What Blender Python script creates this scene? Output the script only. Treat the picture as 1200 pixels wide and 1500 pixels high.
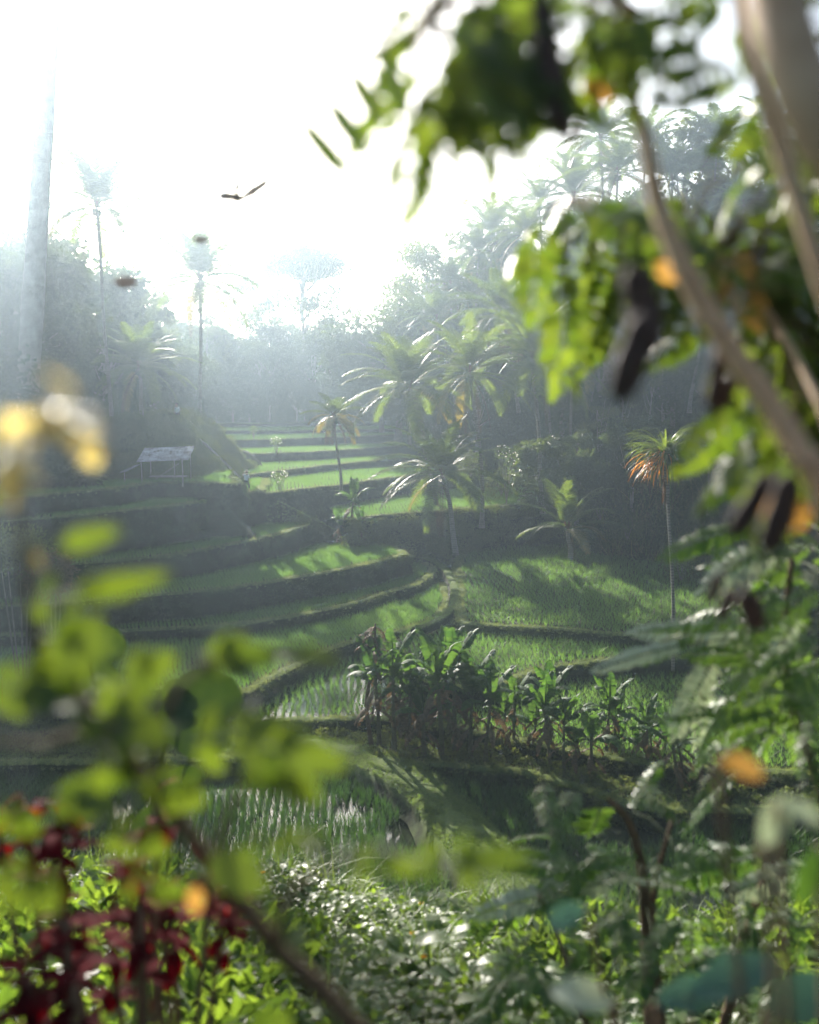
import bpy, math, random
import numpy as np
from mathutils import Vector, Matrix
from math import radians, sin, cos, pi, atan, atan2, sqrt

S = bpy.context.scene
COL = S.collection
for o in list(bpy.data.objects):
    bpy.data.objects.remove(o)

# ------------------------------------------------------------------ camera, sky, sun, exposure
F = 1458.0
PITCH = atan(160 / F)
cd = bpy.data.cameras.new('camera')
cam = bpy.data.objects.new('camera', cd)
COL.objects.link(cam)
cam.location = (0, 0, 0)
cam.rotation_euler = (pi / 2 - PITCH, 0, 0)
cd.sensor_width = 36
cd.sensor_fit = 'AUTO'
cd.lens = 36 * F / 1500
cd.clip_start = 0.05
cd.clip_end = 4000
cd.dof.use_dof = True
cd.dof.focus_distance = 55
cd.dof.aperture_fstop = 1.45
S.camera = cam

EL, AZ = radians(24.5), radians(-20)
W = bpy.data.worlds.new("World")
S.world = W
W.use_nodes = True
wn = W.node_tree
sky = wn.nodes.new('ShaderNodeTexSky')
sky.sky_type = 'NISHITA'
sky.sun_disc = False
sky.sun_elevation = EL
sky.sun_rotation = AZ
sky.dust_density = 3.0
wn.links.new(sky.outputs[0], wn.nodes['Background'].inputs[0])
wn.nodes['Background'].inputs[1].default_value = 0.08

sd = bpy.data.lights.new('sun', 'SUN')
sd.energy = 5.0
sd.angle = radians(0.5)
sd.color = (1.0, 0.94, 0.84)
sun = bpy.data.objects.new('sun', sd)
COL.objects.link(sun)
SUN = Vector((sin(AZ) * cos(EL), cos(AZ) * cos(EL), sin(EL)))
sun.rotation_euler = SUN.to_track_quat('Z', 'Y').to_euler()

S.view_settings.view_transform = 'Standard'
S.view_settings.look = 'None'
S.view_settings.gamma = 1
S.view_settings.use_curve_mapping = False
S.view_settings.exposure = 1.6
S.render.engine = 'CYCLES'
cy = S.cycles
cy.max_bounces = 7
cy.diffuse_bounces = 3
cy.glossy_bounces = 2
cy.transmission_bounces = 4
cy.volume_bounces = 1
cy.transparent_max_bounces = 4
cy.caustics_reflective = False
cy.caustics_refractive = False
cy.sample_clamp_indirect = 6
cy.use_denoising = True
cy.denoising_input_passes = 'RGB_ALBEDO'

# ------------------------------------------------------------------ helpers
rng = np.random.default_rng(7)
random.seed(7)
CP, SP = cos(PITCH), sin(PITCH)


def ray(px, py):
    u, v = (px - 600) / F, (750 - py) / F
    return Vector((u, CP + v * SP, -SP + v * CP))


def at_z(px, py, z):
    r = ray(px, py)
    return r * (z / r.z)


def at_d(px, py, d):
    r = ray(px, py)
    return r * (d / r.y)


def tag(o, label=None, cat=None, group=None, kind=None):
    if label: o['label'] = label
    if cat: o['category'] = cat
    if group: o['group'] = group
    if kind: o['kind'] = kind
    return o


def empty(name, loc, rz=0.0):
    o = bpy.data.objects.new(name, None)
    o.empty_display_size = 0.2
    o.location = loc
    o.rotation_euler = (0, 0, rz)
    COL.objects.link(o)
    return o


class MB:
    """collects polygons; build() links them as one mesh object"""

    def __init__(self):
        self.v, self.f, self.n = [], [], 0

    def add(self, verts, faces, mi=0, smooth=True):
        verts = np.asarray(verts, dtype=np.float64).reshape(-1, 3)
        if len(verts) == 0: return
        self.v.append(verts)
        if isinstance(faces, np.ndarray):
            self.f.append((faces + self.n, mi, smooth))
        else:
            by = {}
            for q in faces: by.setdefault(len(q), []).append(q)
            for q in by.values():
                self.f.append((np.array(q, dtype=np.int64) + self.n, mi, smooth))
        self.n += len(verts)

    def tube(self, pts, rad, n=8, mi=0, caps=True):
        pts = [Vector(p) for p in pts]
        k = len(pts)
        V, ref = [], Vector((0.3, 0.2, 1)).normalized()
        for i, p in enumerate(pts):
            t = (pts[min(i + 1, k - 1)] - pts[max(i - 1, 0)])
            t = t.normalized() if t.length > 1e-9 else Vector((0, 0, 1))
            if abs(t.dot(ref)) > 0.95: ref = Vector((1, 0.1, 0))
            a = t.cross(ref).normalized()
            b = t.cross(a)
            ref = b.cross(t) if False else ref
            r = rad[i] if hasattr(rad, '__len__') else rad
            for j in range(n):
                w = 2 * pi * j / n
                V.append(p + a * (r * cos(w)) + b * (r * sin(w)))
        Fc = [(i * n + j, i * n + (j + 1) % n, (i + 1) * n + (j + 1) % n, (i + 1) * n + j) for i in range(k - 1) for j in range(n)]
        if caps:
            Fc.append(tuple(range(n - 1, -1, -1)))
            Fc.append(tuple(range((k - 1) * n, k * n)))
        self.add(V, Fc, mi)

    def box(self, c, size, rot=None, mi=0):
        sx, sy, sz = [s / 2 for s in size]
        V = [Vector((x, y, z)) for x in (-sx, sx) for y in (-sy, sy) for z in (-sz, sz)]
        if rot is not None: V = [rot @ v for v in V]
        V = [v + Vector(c) for v in V]
        self.add(V, [(0, 1, 3, 2), (4, 6, 7, 5), (0, 4, 5, 1), (2, 3, 7, 6), (0, 2, 6, 4), (1, 5, 7, 3)], mi, False)

    def leaves(self, C, A, N, L, Wd, mi=0, fold=0.15, droop=0.15):
        """many small folded leaves at once: C base, A direction, N normal"""
        C, A, N = (np.asarray(x, float) for x in (C, A, N))
        n = len(C)
        if n == 0: return
        A = A / (np.linalg.norm(A, axis=1, keepdims=True) + 1e-9)
        B = np.cross(A, N)
        B = B / (np.linalg.norm(B, axis=1, keepdims=True) + 1e-9)
        N = np.cross(B, A)
        L = np.broadcast_to(np.asarray(L, float).reshape(-1, 1), (n, 1))
        Wd = np.broadcast_to(np.asarray(Wd, float).reshape(-1, 1), (n, 1))
        V = np.empty((n, 4, 3))
        V[:, 0] = C
        V[:, 1] = C + A * L * .45 + B * Wd * .5 + N * Wd * fold
        V[:, 2] = C + A * L - N * L * droop
        V[:, 3] = C + A * L * .45 - B * Wd * .5 + N * Wd * fold
        i = (np.arange(n) * 4)[:, None]
        T = np.concatenate([i + np.array([[0, 1, 2]]), i + np.array([[0, 2, 3]])])
        self.add(V.reshape(-1, 3), T, mi, False)

    def oval(self, base, A, N, L, Wd, mi=0, segs=6, fold=0.12, curl=0.3, wav=0.0, tipw=0.0, wide=0.5):
        """one larger leaf blade with a midrib fold and a curl along its length"""
        A, N = Vector(A).normalized(), Vector(N)
        B = A.cross(N).normalized()
        N = B.cross(A)
        V, ang, p = [], 0.0, Vector(base)
        ph = random.random() * 6
        for i in range(segs + 1):
            t = i / segs
            w = Wd * .5 * (sin(pi * t ** (0.75 if wide < .5 else 1.0)) ** 0.65 + tipw * t)
            w *= 1 + wav * sin(t * 17 + ph)
            w = max(w, Wd * 0.01)
            d = A * cos(ang) - N * sin(ang)
            nn = N * cos(ang) + A * sin(ang)
            V += [p + B * w + nn * w * (fold + wav * sin(t * 11 + ph)), p.copy(), p - B * w + nn * w * (fold + wav * cos(t * 13 + ph))]
            p = p + d * (L / segs)
            ang += curl / segs
        Fc = []
        for i in range(segs):
            a = i * 3
            Fc += [(a, a + 1, a + 4, a + 3), (a + 1, a + 2, a + 5, a + 4)]
        self.add(V, Fc, mi)

    def mesh(self, name, mats):
        me = bpy.data.meshes.new(name)
        V = np.concatenate(self.v)
        me.vertices.add(len(V))
        me.vertices.foreach_set('co', V.astype(np.float32).ravel())
        nl = sum(f.size for f, _, _ in self.f)
        nf = sum(len(f) for f, _, _ in self.f)
        me.loops.add(nl)
        me.polygons.add(nf)
        me.loops.foreach_set('vertex_index', np.concatenate([f.ravel() for f, _, _ in self.f]).astype(np.int32))
        tot = np.concatenate([np.full(len(f), f.shape[1]) for f, _, _ in self.f])
        me.polygons.foreach_set('loop_start', np.concatenate([[0], np.cumsum(tot)[:-1]]).astype(np.int32))
        me.polygons.foreach_set('material_index', np.concatenate([np.full(len(f), m) for f, m, _ in self.f]).astype(np.int32))
        me.polygons.foreach_set('use_smooth', np.concatenate([np.full(len(f), s) for f, _, s in self.f]).astype(bool))
        me.update(calc_edges=True)
        for m in (mats if isinstance(mats, (list, tuple)) else [mats]): me.materials.append(m)
        return me

    def build(self, name, mats, parent=None):
        o = bpy.data.objects.new(name, self.mesh(name, mats))
        COL.objects.link(o)
        if parent: o.parent = parent
        return o


def spline(pts, step):
    """Catmull-Rom through the points, resampled about every `step`"""
    P = [Vector(p) for p in pts]
    P = [P[0] * 2 - P[1]] + P + [P[-1] * 2 - P[-2]]
    out = []
    for i in range(1, len(P) - 2):
        a, b, c, d = P[i - 1:i + 3]
        n = max(2, int((c - b).length / step))
        for k in range(n):
            t = k / n
            out.append(0.5 * ((2 * b) + (c - a) * t + (2 * a - 5 * b + 4 * c - d) * t * t + (3 * b - a - 3 * c + d) * t ** 3))
    out.append(P[-2])
    return out


def inside(x, y, poly):
    x, y = np.asarray(x), np.asarray(y)
    r = np.zeros(x.shape, bool)
    n = len(poly)
    for i in range(n):
        x1, y1 = poly[i][0], poly[i][1]
        x2, y2 = poly[(i + 1) % n][0], poly[(i + 1) % n][1]
        if y1 == y2: continue
        c = ((y1 > y) != (y2 > y)) & (x < (x2 - x1) * (y - y1) / (y2 - y1) + x1)
        r ^= c
    return r


def dist_line(x, y, pts, closed=False):
    x, y = np.asarray(x, float), np.asarray(y, float)
    best = np.full(x.shape, 1e9)
    tb = np.zeros(x.shape)
    m = len(pts) if closed else len(pts) - 1
    for i in range(m):
        ax, ay = pts[i][0], pts[i][1]
        bx, by = pts[(i + 1) % len(pts)][0], pts[(i + 1) % len(pts)][1]
        dx, dy = bx - ax, by - ay
        t = np.clip(((x - ax) * dx + (y - ay) * dy) / (dx * dx + dy * dy + 1e-9), 0, 1)
        d = np.hypot(x - ax - t * dx, y - ay - t * dy)
        k = d < best
        best = np.where(k, d, best)
        tb = np.where(k, (i + t) / m, tb)
    return best, tb


def vnoise(x, y, s, seed=0):
    """smooth value noise in -1..1"""
    x, y = np.asarray(x, float) / s, np.asarray(y, float) / s
    xi, yi = np.floor(x), np.floor(y)
    fx, fy = x - xi, y - yi
    fx, fy = fx * fx * (3 - 2 * fx), fy * fy * (3 - 2 * fy)

    def h(a, b):
        q = np.sin(a * 127.1 + b * 311.7 + seed * 74.7) * 43758.5453
        return (q - np.floor(q)) * 2 - 1
    return (h(xi, yi) * (1 - fx) + h(xi + 1, yi) * fx) * (1 - fy) + (h(xi, yi + 1) * (1 - fx) + h(xi + 1, yi + 1) * fx) * fy


# ------------------------------------------------------------------ materials
def new_mat(name):
    m = bpy.data.materials.new(name)
    m.use_nodes = True
    nt = m.node_tree
    return m, nt, nt.nodes['Principled BSDF'], nt.nodes['Material Output']


def c4(c): return (c[0], c[1], c[2], 1)


def ramp(nt, src, stops):
    r = nt.nodes.new('ShaderNodeValToRGB')
    e = r.color_ramp.elements
    while len(e) < len(stops): e.new(0.5)
    for q, (p, c) in zip(e, stops): q.position, q.color = p, c4(c)
    nt.links.new(src, r.inputs[0])
    return r.outputs[0]


def noise(nt, scale, detail=5, rough=0.6, vec=None):
    n = nt.nodes.new('ShaderNodeTexNoise')
    n.inputs['Scale'].default_value = scale
    n.inputs['Detail'].default_value = detail
    n.inputs['Roughness'].default_value = rough
    g = nt.nodes.new('ShaderNodeNewGeometry') if vec is None else None
    nt.links.new(g.outputs['Position'] if g else vec, n.inputs['Vector'])
    return n.outputs[0]


def leaf_mat(name, dark, light, glow=None, trans=0.4, rough=0.4, spec=0.5, patch=0.4):
    """leaf: per-leaf colour variation, drifting patches, and light passing through the blade"""
    m, nt, p, out = new_mat(name)
    g = nt.nodes.new('ShaderNodeNewGeometry')
    oi = nt.nodes.new('ShaderNodeObjectInfo')
    n = noise(nt, patch, 3)
    a = nt.nodes.new('ShaderNodeMath'); a.operation = 'MULTIPLY_ADD'
    nt.links.new(g.outputs['Random Per Island'], a.inputs[0]); a.inputs[1].default_value = 0.55
    nt.links.new(n, a.inputs[2])
    b = nt.nodes.new('ShaderNodeMath'); b.operation = 'MULTIPLY_ADD'
    nt.links.new(oi.outputs['Random'], b.inputs[0]); b.inputs[1].default_value = 0.3
    nt.links.new(a.outputs[0], b.inputs[2])
    mid = [(x + y) / 2 for x, y in zip(dark, light)]
    col = ramp(nt, b.outputs[0], [(0.45, dark), (0.85, mid), (1.25 if False else 1.0, light)])
    nt.links.new(col, p.inputs['Base Color'])
    p.inputs['Roughness'].default_value = rough
    p.inputs['Specular IOR Level'].default_value = spec
    t = nt.nodes.new('ShaderNodeBsdfTranslucent')
    mul = nt.nodes.new('ShaderNodeMix'); mul.data_type = 'RGBA'; mul.blend_type = 'MULTIPLY'
    mul.inputs[0].default_value = 1.0
    nt.links.new(col, mul.inputs[6])
    mul.inputs[7].default_value = c4(glow or (3.2, 3.0, 1.5))
    nt.links.new(mul.outputs[2], t.inputs[0])
    mx = nt.nodes.new('ShaderNodeMixShader'); mx.inputs[0].default_value = trans
    nt.links.new(p.outputs[0], mx.inputs[1]); nt.links.new(t.outputs[0], mx.inputs[2])
    nt.links.new(mx.outputs[0], out.inputs[0])
    return m


def solid_mat(name, c1, c2, scale=4.0, rough=0.85, bump=0.3, spec=0.3, bscale=None, lo=0.35, hi=0.65):
    m, nt, p, out = new_mat(name)
    tc = nt.nodes.new('ShaderNodeTexCoord')
    n = noise(nt, scale, 6, .65, tc.outputs['Object'])
    nt.links.new(ramp(nt, n, [(lo, c1), (hi, c2)]), p.inputs['Base Color'])
    p.inputs['Roughness'].default_value = rough
    p.inputs['Specular IOR Level'].default_value = spec
    if bump:
        b = nt.nodes.new('ShaderNodeBump'); b.inputs['Strength'].default_value = bump
        b.inputs['Distance'].default_value = 0.02
        nt.links.new(noise(nt, bscale or scale * 4, 6, .7, tc.outputs['Object']), b.inputs['Height'])
        nt.links.new(b.outputs[0], p.inputs['Normal'])
    return m


def ground_mat(name, grass1, grass2, earth1, earth2, gscale=1.2, lo=0.55, hi=0.85):
    """grass where the ground lies flat, bare earth and moss where it is steep"""
    m, nt, p, out = new_mat(name)
    g = nt.nodes.new('ShaderNodeNewGeometry')
    sx = nt.nodes.new('ShaderNodeSeparateXYZ'); nt.links.new(g.outputs['Normal'], sx.inputs[0])
    n1, n2 = noise(nt, gscale, 8, .7), noise(nt, gscale * 5, 6, .7)
    gr = ramp(nt, n2, [(0.35, grass1), (0.65, grass2)])
    er = ramp(nt, n1, [(0.35, earth1), (0.65, earth2)])
    ad = nt.nodes.new('ShaderNodeMath'); ad.operation = 'MULTIPLY_ADD'
    nt.links.new(n1, ad.inputs[0]); ad.inputs[1].default_value = 0.5; nt.links.new(sx.outputs[2], ad.inputs[2])
    mr = nt.nodes.new('ShaderNodeMapRange')
    mr.inputs[1].default_value = lo + .25; mr.inputs[2].default_value = hi + .25
    nt.links.new(ad.outputs[0], mr.inputs[0])
    mx = nt.nodes.new('ShaderNodeMix'); mx.data_type = 'RGBA'
    nt.links.new(mr.outputs[0], mx.inputs[0]); nt.links.new(er, mx.inputs[6]); nt.links.new(gr, mx.inputs[7])
    nt.links.new(mx.outputs[2], p.inputs['Base Color'])
    p.inputs['Roughness'].default_value = 0.95
    p.inputs['Specular IOR Level'].default_value = 0.15
    b = nt.nodes.new('ShaderNodeBump'); b.inputs['Strength'].default_value = 0.8; b.inputs['Distance'].default_value = 0.08
    nt.links.new(noise(nt, gscale * 9, 8, .75), b.inputs['Height']); nt.links.new(b.outputs[0], p.inputs['Normal'])
    return m


M = {}
M['ground'] = ground_mat('hillside_ground', (.022, .036, .013), (.042, .058, .02), (.03, .024, .016), (.035, .042, .02))
M['terrace'] = ground_mat('terrace_bank', (.06, .095, .025), (.12, .15, .05), (.022, .022, .013), (.032, .042, .017))
M['paddy'] = solid_mat('paddy_mud', (.035, .035, .02), (.055, .07, .028), 2.0, 0.95, .4, .08)
M['rice'] = leaf_mat('rice_leaf', (.034, .085, .024), (.075, .14, .042), (3.4, 3.2, 1.5), .48, .5, .3, .15)
M['rice_dark'] = leaf_mat('shade_toned_rice_leaf', (.016, .045, .012), (.035, .075, .018), (2.8, 2.8, 1.5), .3, .45, .4, .3)  # darker copy of the rice leaf: the lower ponds' shade is in its colour
M['face_grass'] = leaf_mat('shaded_bank_leaf', (.02, .034, .012), (.036, .052, .018), (2.6, 2.5, 1.4), .3, .6, .15, .5)  # darker than the rim grass: shade of the steep faces put into the colour
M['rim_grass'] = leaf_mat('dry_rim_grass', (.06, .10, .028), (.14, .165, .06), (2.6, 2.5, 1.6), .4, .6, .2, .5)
M['grass'] = leaf_mat('bank_grass_leaf', (.04, .08, .018), (.09, .13, .035), (3.0, 2.9, 1.5), .4, .5, .3, .5)
M['palm'] = leaf_mat('palm_frond_leaf', (.025, .048, .014), (.052, .08, .022), (4.2, 3.7, 1.3), .42, .48, .35, .3)
M['palm_yellow'] = leaf_mat('yellowing_frond_leaf', (.08, .085, .02), (.16, .135, .035), (2.6, 2.3, 1.0), .36, .35, .5, .6)
M['palm_dead'] = leaf_mat('dead_frond_leaf', (.07, .045, .028), (.14, .09, .05), (1.6, 1.4, 1.0), .25, .7, .2, .8)
M['strap_orange'] = leaf_mat('orange_strap_leaf', (.24, .10, .025), (.42, .21, .05), (2.2, 1.7, .8), .4, .4, .4, .8)
M['tree_a'] = leaf_mat('dark_tree_leaf', (.02, .038, .014), (.045, .066, .024), (3.2, 3.0, 1.4), .3, .55, .25, .2)
M['tree_b'] = leaf_mat('mid_tree_leaf', (.032, .05, .016), (.07, .09, .03), (3.2, 3.0, 1.3), .35, .55, .25, .2)
M['banana'] = leaf_mat('banana_leaf', (.016, .045, .016), (.036, .075, .022), (4.0, 3.8, 1.3), .32, .6, .18, .8)
M['banana_dry'] = leaf_mat('dry_banana_leaf', (.06, .042, .025), (.13, .09, .05), (1.6, 1.4, 1), .25, .7, .2, .8)
M['cover'] = leaf_mat('ground_cover_leaf', (.03, .065, .016), (.075, .12, .03), (3.6, 3.3, 1.1), .45, .42, .32, 2.5)
M['shrub_fg'] = leaf_mat('broad_shrub_leaf', (.022, .046, .009), (.045, .074, .015), (3.2, 2.8, 1.0), .40, .4, .45, 22)
M['shrub_yellow'] = leaf_mat('yellow_shrub_leaf', (.42, .32, .08), (.58, .47, .17), (1.3, 1.27, 1.1), .55, .4, .4, 4)
M['orange_leaf'] = leaf_mat('orange_dead_leaf', (.24, .13, .03), (.38, .22, .06), (1.4, 1.3, 1), .42, .5, .3, 5)
M['pinnate'] = leaf_mat('feathery_leaf', (.034, .08, .02), (.07, .125, .035), (3.4, 3.2, 1.3), .38, .45, .35, 3)
M['canopy'] = leaf_mat('canopy_leaf', (.034, .070, .014), (.07, .105, .022), (3.3, 3.0, 1.15), .46, .45, .3, 14)
M['red'] = leaf_mat('dark_red_leaf', (.014, .002, .003), (.075, .002, .006), (3.2, .7, .7), .35, .8, .04, 14)
M['taro'] = leaf_mat('round_leaf', (.018, .04, .012), (.038, .065, .018), (2.6, 2.4, 1.1), .2, .5, .3, 14)
M['dry_pale'] = leaf_mat('pale_dry_leaf', (.42, .36, .3), (.6, .54, .46), (1.3, 1.3, 1.25), .6, .6, .3, 9)
M['dry_grey'] = leaf_mat('grey_dry_leaf', (.10, .09, .08), (.16, .14, .125), (1.3, 1.3, 1.3), .15, .6, .3, 9)
M['flower'] = leaf_mat('orange_petal', (.75, .30, .02), (.85, .45, .03), (1.2, 1.1, 1), .3, .5, .3, 9)
M['white_flower'] = leaf_mat('pale_petal', (.7, .62, .55), (.85, .8, .75), (1.1, 1.1, 1.1), .3, .5, .3, 9)
M['bark'] = solid_mat('grey_bark', (.10, .085, .065), (.20, .175, .14), 3.0, .9, .6)
M['bark_pale'] = solid_mat('pale_bark', (.15, .12, .10), (.30, .255, .22), 1.1, .9, .25)
M['bark_tan'] = solid_mat('tan_branch_bark', (.40, .25, .14), (.60, .42, .27), 18, .75, .5)
M['stem_brown'] = solid_mat('brown_stem', (.09, .055, .03), (.17, .105, .06), 14, .8, .4)
M['stem_green'] = solid_mat('green_stem', (.05, .08, .025), (.10, .13, .05), 8, .6, .2)
M['banana_stem'] = solid_mat('banana_pseudostem', (.07, .055, .03), (.11, .12, .05), 3, .7, .4)
M['pod'] = solid_mat('dark_seed_pod', (.035, .02, .017), (.075, .045, .036), 20, .6, .5)
M['roof'] = solid_mat('weathered_sheet_roof', (.16, .13, .11), (.36, .37, .39), 2.2, .7, .2)
M['wood'] = solid_mat('grey_post_wood', (.2, .18, .15), (.34, .31, .27), 6, .85, .4)
M['skin'] = solid_mat('brown_skin', (.22, .12, .08), (.27, .155, .10), 12, .5, .05)
M['hair'] = solid_mat('black_hair', (.012, .01, .01), (.03, .025, .02), 40, .5, .3)
M['white_cloth'] = solid_mat('white_cloth', (.68, .68, .68), (.8, .8, .79), 9, .85, .3)
M['dark_cloth'] = solid_mat('dark_cloth', (.03, .035, .05), (.06, .065, .085), 9, .9, .3)
M['straw'] = solid_mat('straw_hat', (.48, .40, .26), (.62, .53, .36), 30, .85, .4)


def trunk_mat():
    m, nt, p, out = new_mat('ringed_palm_bark')
    tc = nt.nodes.new('ShaderNodeTexCoord')
    w = nt.nodes.new('ShaderNodeTexWave'); w.bands_direction = 'Z'
    w.inputs['Scale'].default_value = 2.2; w.inputs['Distortion'].default_value = 2.0; w.inputs['Detail'].default_value = 3
    nt.links.new(tc.outputs['Object'], w.inputs[0])
    n = noise(nt, 2.5, 6, .7, tc.outputs['Object'])
    mx = nt.nodes.new('ShaderNodeMath'); mx.operation = 'MULTIPLY_ADD'
    nt.links.new(w.outputs[1], mx.inputs[0]); mx.inputs[1].default_value = .25; nt.links.new(n, mx.inputs[2])
    nt.links.new(ramp(nt, mx.outputs[0], [(.35, (.07, .06, .045)), (.8, (.24, .21, .165))]), p.inputs['Base Color'])
    p.inputs['Roughness'].default_value = .9
    b = nt.nodes.new('ShaderNodeBump'); b.inputs['Strength'].default_value = .5; b.inputs['Distance'].default_value = .03
    nt.links.new(mx.outputs[0], b.inputs['Height']); nt.links.new(b.outputs[0], p.inputs['Normal'])
    return m


M['palm_bark'] = trunk_mat()


def water_mat():
    m, nt, p, out = new_mat('paddy_water')
    p.inputs['Base Color'].default_value = (.018, .022, .014, 1)
    p.inputs['Roughness'].default_value = .03
    p.inputs['IOR'].default_value = 1.33
    p.inputs['Specular IOR Level'].default_value = .8
    b = nt.nodes.new('ShaderNodeBump'); b.inputs['Strength'].default_value = .06; b.inputs['Distance'].default_value = .02
    nt.links.new(noise(nt, 5, 3), b.inputs['Height']); nt.links.new(b.outputs[0], p.inputs['Normal'])
    return m


M['water'] = water_mat()

# ------------------------------------------------------------------ terrain
VALLEY = [(-24, 24), (-26, 40), (-25, 55), (-27, 70), (-27, 84), (-22, 100), (-25, 120), (-34, 150), (-6, 156), (0, 130), (4, 112), (10, 104), (13, 96),
          (13, 86), (13.5, 79), (19, 73), (20.5, 66), (19, 58), (22, 48), (20, 40), (15, 30), (12, 24)]
FY = [0, 44, 50, 76, 80, 90, 100, 105, 112, 125, 140, 155, 180, 260]
FZ = [-14.7, -14.7, -14.0, -13.2, -12.4, -10.2, -9.3, -7.6, -6.3, -4.9, -3.9, -2.9, -1.5, 0]
GULLY = [at_z(402, 727, -7.1), at_z(440, 745, -8.2), at_z(500, 775, -10.0), at_z(560, 800, -11.0), at_z(610, 815, -11.7)]
TOUCH = []


def terrain_z(x, y):
    x, y = np.asarray(x, float), np.asarray(y, float)
    d, _ = dist_line(x, y, VALLEY, True)
    s = np.where(inside(x, y, VALLEY), 0, d)
    s = np.maximum(0, s + vnoise(x, y, 9, 3) * 1.5 * np.clip(s / 4, 0, 1))
    k = np.where(x > 0, .60, .34)
    k = np.where((y > 148) & (x < 4), .14, k)
    k = k * np.clip((x * 0 + 1), 0, 1)
    rise = k * s
    cap = np.where(x > 0, 40., 16.)
    rise = cap * (1 - np.exp(-rise / cap))
    fl = np.interp(y, FY, FZ)
    z = fl + rise + np.clip(s / 6, 0, 1) * (vnoise(x, y, 6, 1) * .7 + vnoise(x, y, 2.3, 2) * .25)
    # mound behind the hut
    top = -1.9 - .86 * np.maximum(0, x + 19.4) + vnoise(x, y, 3.1, 5) * .8 + vnoise(x, y, 1.1, 15) * .25
    front = -5.7 + (y - 69.5) * .62
    back = -1.5 - (y - 92) * .8
    mound = np.minimum(np.minimum(top, front), back) + vnoise(x, y, 3.5, 8) * .2
    z = np.maximum(z, np.where((x > -60) & (y > 66), mound, -99))
    # grassy rib beside the stepped fields
    gd, gt = dist_line(x, y, GULLY)
    gz = np.interp(gt, np.linspace(0, 1, len(GULLY)), [p.z for p in GULLY]) - .35 - 1.15 * np.maximum(0, gd - .6) + vnoise(x, y, 1.5, 9) * .12
    z = np.maximum(z, np.where(gd < 9, gz, -99))
    # the near bank, where the picture is taken from
    yy = y - .05 * x * x * .2
    nb = np.interp(yy, [-40, -4, 0, 5, 9, 11, 14, 19, 24, 26], [1.5, -1.3, -1.9, -3.25, -4.75, -5.9, -8.3, -12.2, -14.9, -30])
    nb = nb - .16 * np.clip(x + 1, 0, 3) * np.clip((y - 5) / 4, 0, 1) + .22 * vnoise(x, y, 1.1, 51) * np.clip((y - 5) / 3, 0, 1) + np.clip((-x - 3) * .1, 0, 1.0) + vnoise(x, y, 1.7, 4) * .16 + vnoise(x, y, .6, 6) * .05
    z = np.maximum(z, nb)
    return z


def axis(lo, hi, step, far, grow):
    a = list(np.arange(lo, hi, step))
    q, s = a[-1], step
    while q < far: s *= grow; q += s; a.append(q)
    q, s, b = lo, step, []
    while q > -far: s *= grow; q -= s; b.append(q)
    return np.array(b[::-1] + a)


def grid_mesh(X, Y, zf):
    xx, yy = np.meshgrid(X, Y)
    V = np.stack([xx, yy, zf(xx, yy)], -1).reshape(-1, 3)
    nx, ny = len(X), len(Y)
    i = (np.arange(ny - 1)[:, None] * nx + np.arange(nx - 1)[None, :]).ravel()
    return V, np.stack([i, i + 1, i + nx + 1, i + nx], 1)


mb = MB()
mb.add(*grid_mesh(axis(-32, 34, .55, 900, 1.12), axis(-2, 105, .55, 900, 1.12), terrain_z))
tag(mb.build('terrain', M['ground']), 'dark green valley ground rising into hillsides on both sides', 'terrain', kind='structure')

# ------------------------------------------------------------------ terraces
TERR = {}


def terrace(key, z, front, back, drop, label, run=.22, lipw=.55, lip=.13, name='rice_terrace', rough=.17):
    """front: pixels of the top edge, left to right; back: ground points that close the field behind"""
    fr = spline([at_z(x, y, z) for x, y in front], .45)
    P = [Vector((p.x + .14 * vnoise(p.x, p.y, 1.6, 3) + .22 * vnoise(p.x, p.y, 4.5, 13), p.y + .14 * vnoise(p.x, p.y, 1.6, 7) + .22 * vnoise(p.x, p.y, 4.5, 17), 0)) for p in fr]
    n = len(P)
    N = []
    for i in range(n):
        t = (P[min(i + 1, n - 1)] - P[max(i - 1, 0)]).normalized()
        N.append(Vector((t.y, -t.x, 0)))
    for _ in range(4):
        N = [(N[max(i - 1, 0)] + N[i] + N[min(i + 1, n - 1)]).normalized() for i in range(n)]
    rows = [(-lipw - .25, -.06), (-lipw, lip * .7), (-lipw * .5, lip), (-.12, lip * .8), (0, 0)]
    K = max(3, int(drop / .45))
    rows += [(run * drop * (j / K) + .06, -drop * j / K) for j in range(1, K + 1)]
    m = MB()
    V = []
    for r, (off, dz) in enumerate(rows):
        for i in range(n):
            q = P[i] + N[i] * off
            a = rough * (1.5 if r > 4 else .35)
            q = q + N[i] * (a * float(vnoise(i * .45, r * .9 + z, .9, 11) + .6 * vnoise(i * .45, r * .8 + z, 3.1, 12)))
            V.append((q.x, q.y, z + dz + (.04 if r < 5 else 0) * float(vnoise(q.x, q.y, .7, 2))))
    R = len(rows)
    m.add(V, [(r * n + i, r * n + i + 1, (r + 1) * n + i + 1, (r + 1) * n + i) for r in range(R - 1) for i in range(n - 1)][::1], 0)
    inner = [(P[i] + N[i] * (-lipw - .2)) for i in range(n)]
    poly = [Vector((p.x, p.y, 0)) for p in inner] + [Vector((b[0], b[1], 0)) for b in back]
    from mathutils.geometry import tessellate_polygon
    tris = tessellate_polygon([poly])
    m.add([(p.x, p.y, z) for p in poly], [tuple(t) for t in tris], 1, False)
    o = m.build(name, [M['terrace'], M['paddy']])
    tag(o, label, 'rice terrace', kind='structure')
    TERR[key] = dict(z=z, poly=[(p.x, p.y) for p in poly], P=P, N=N, drop=drop, run=run, lipw=lipw)
    return o


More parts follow.
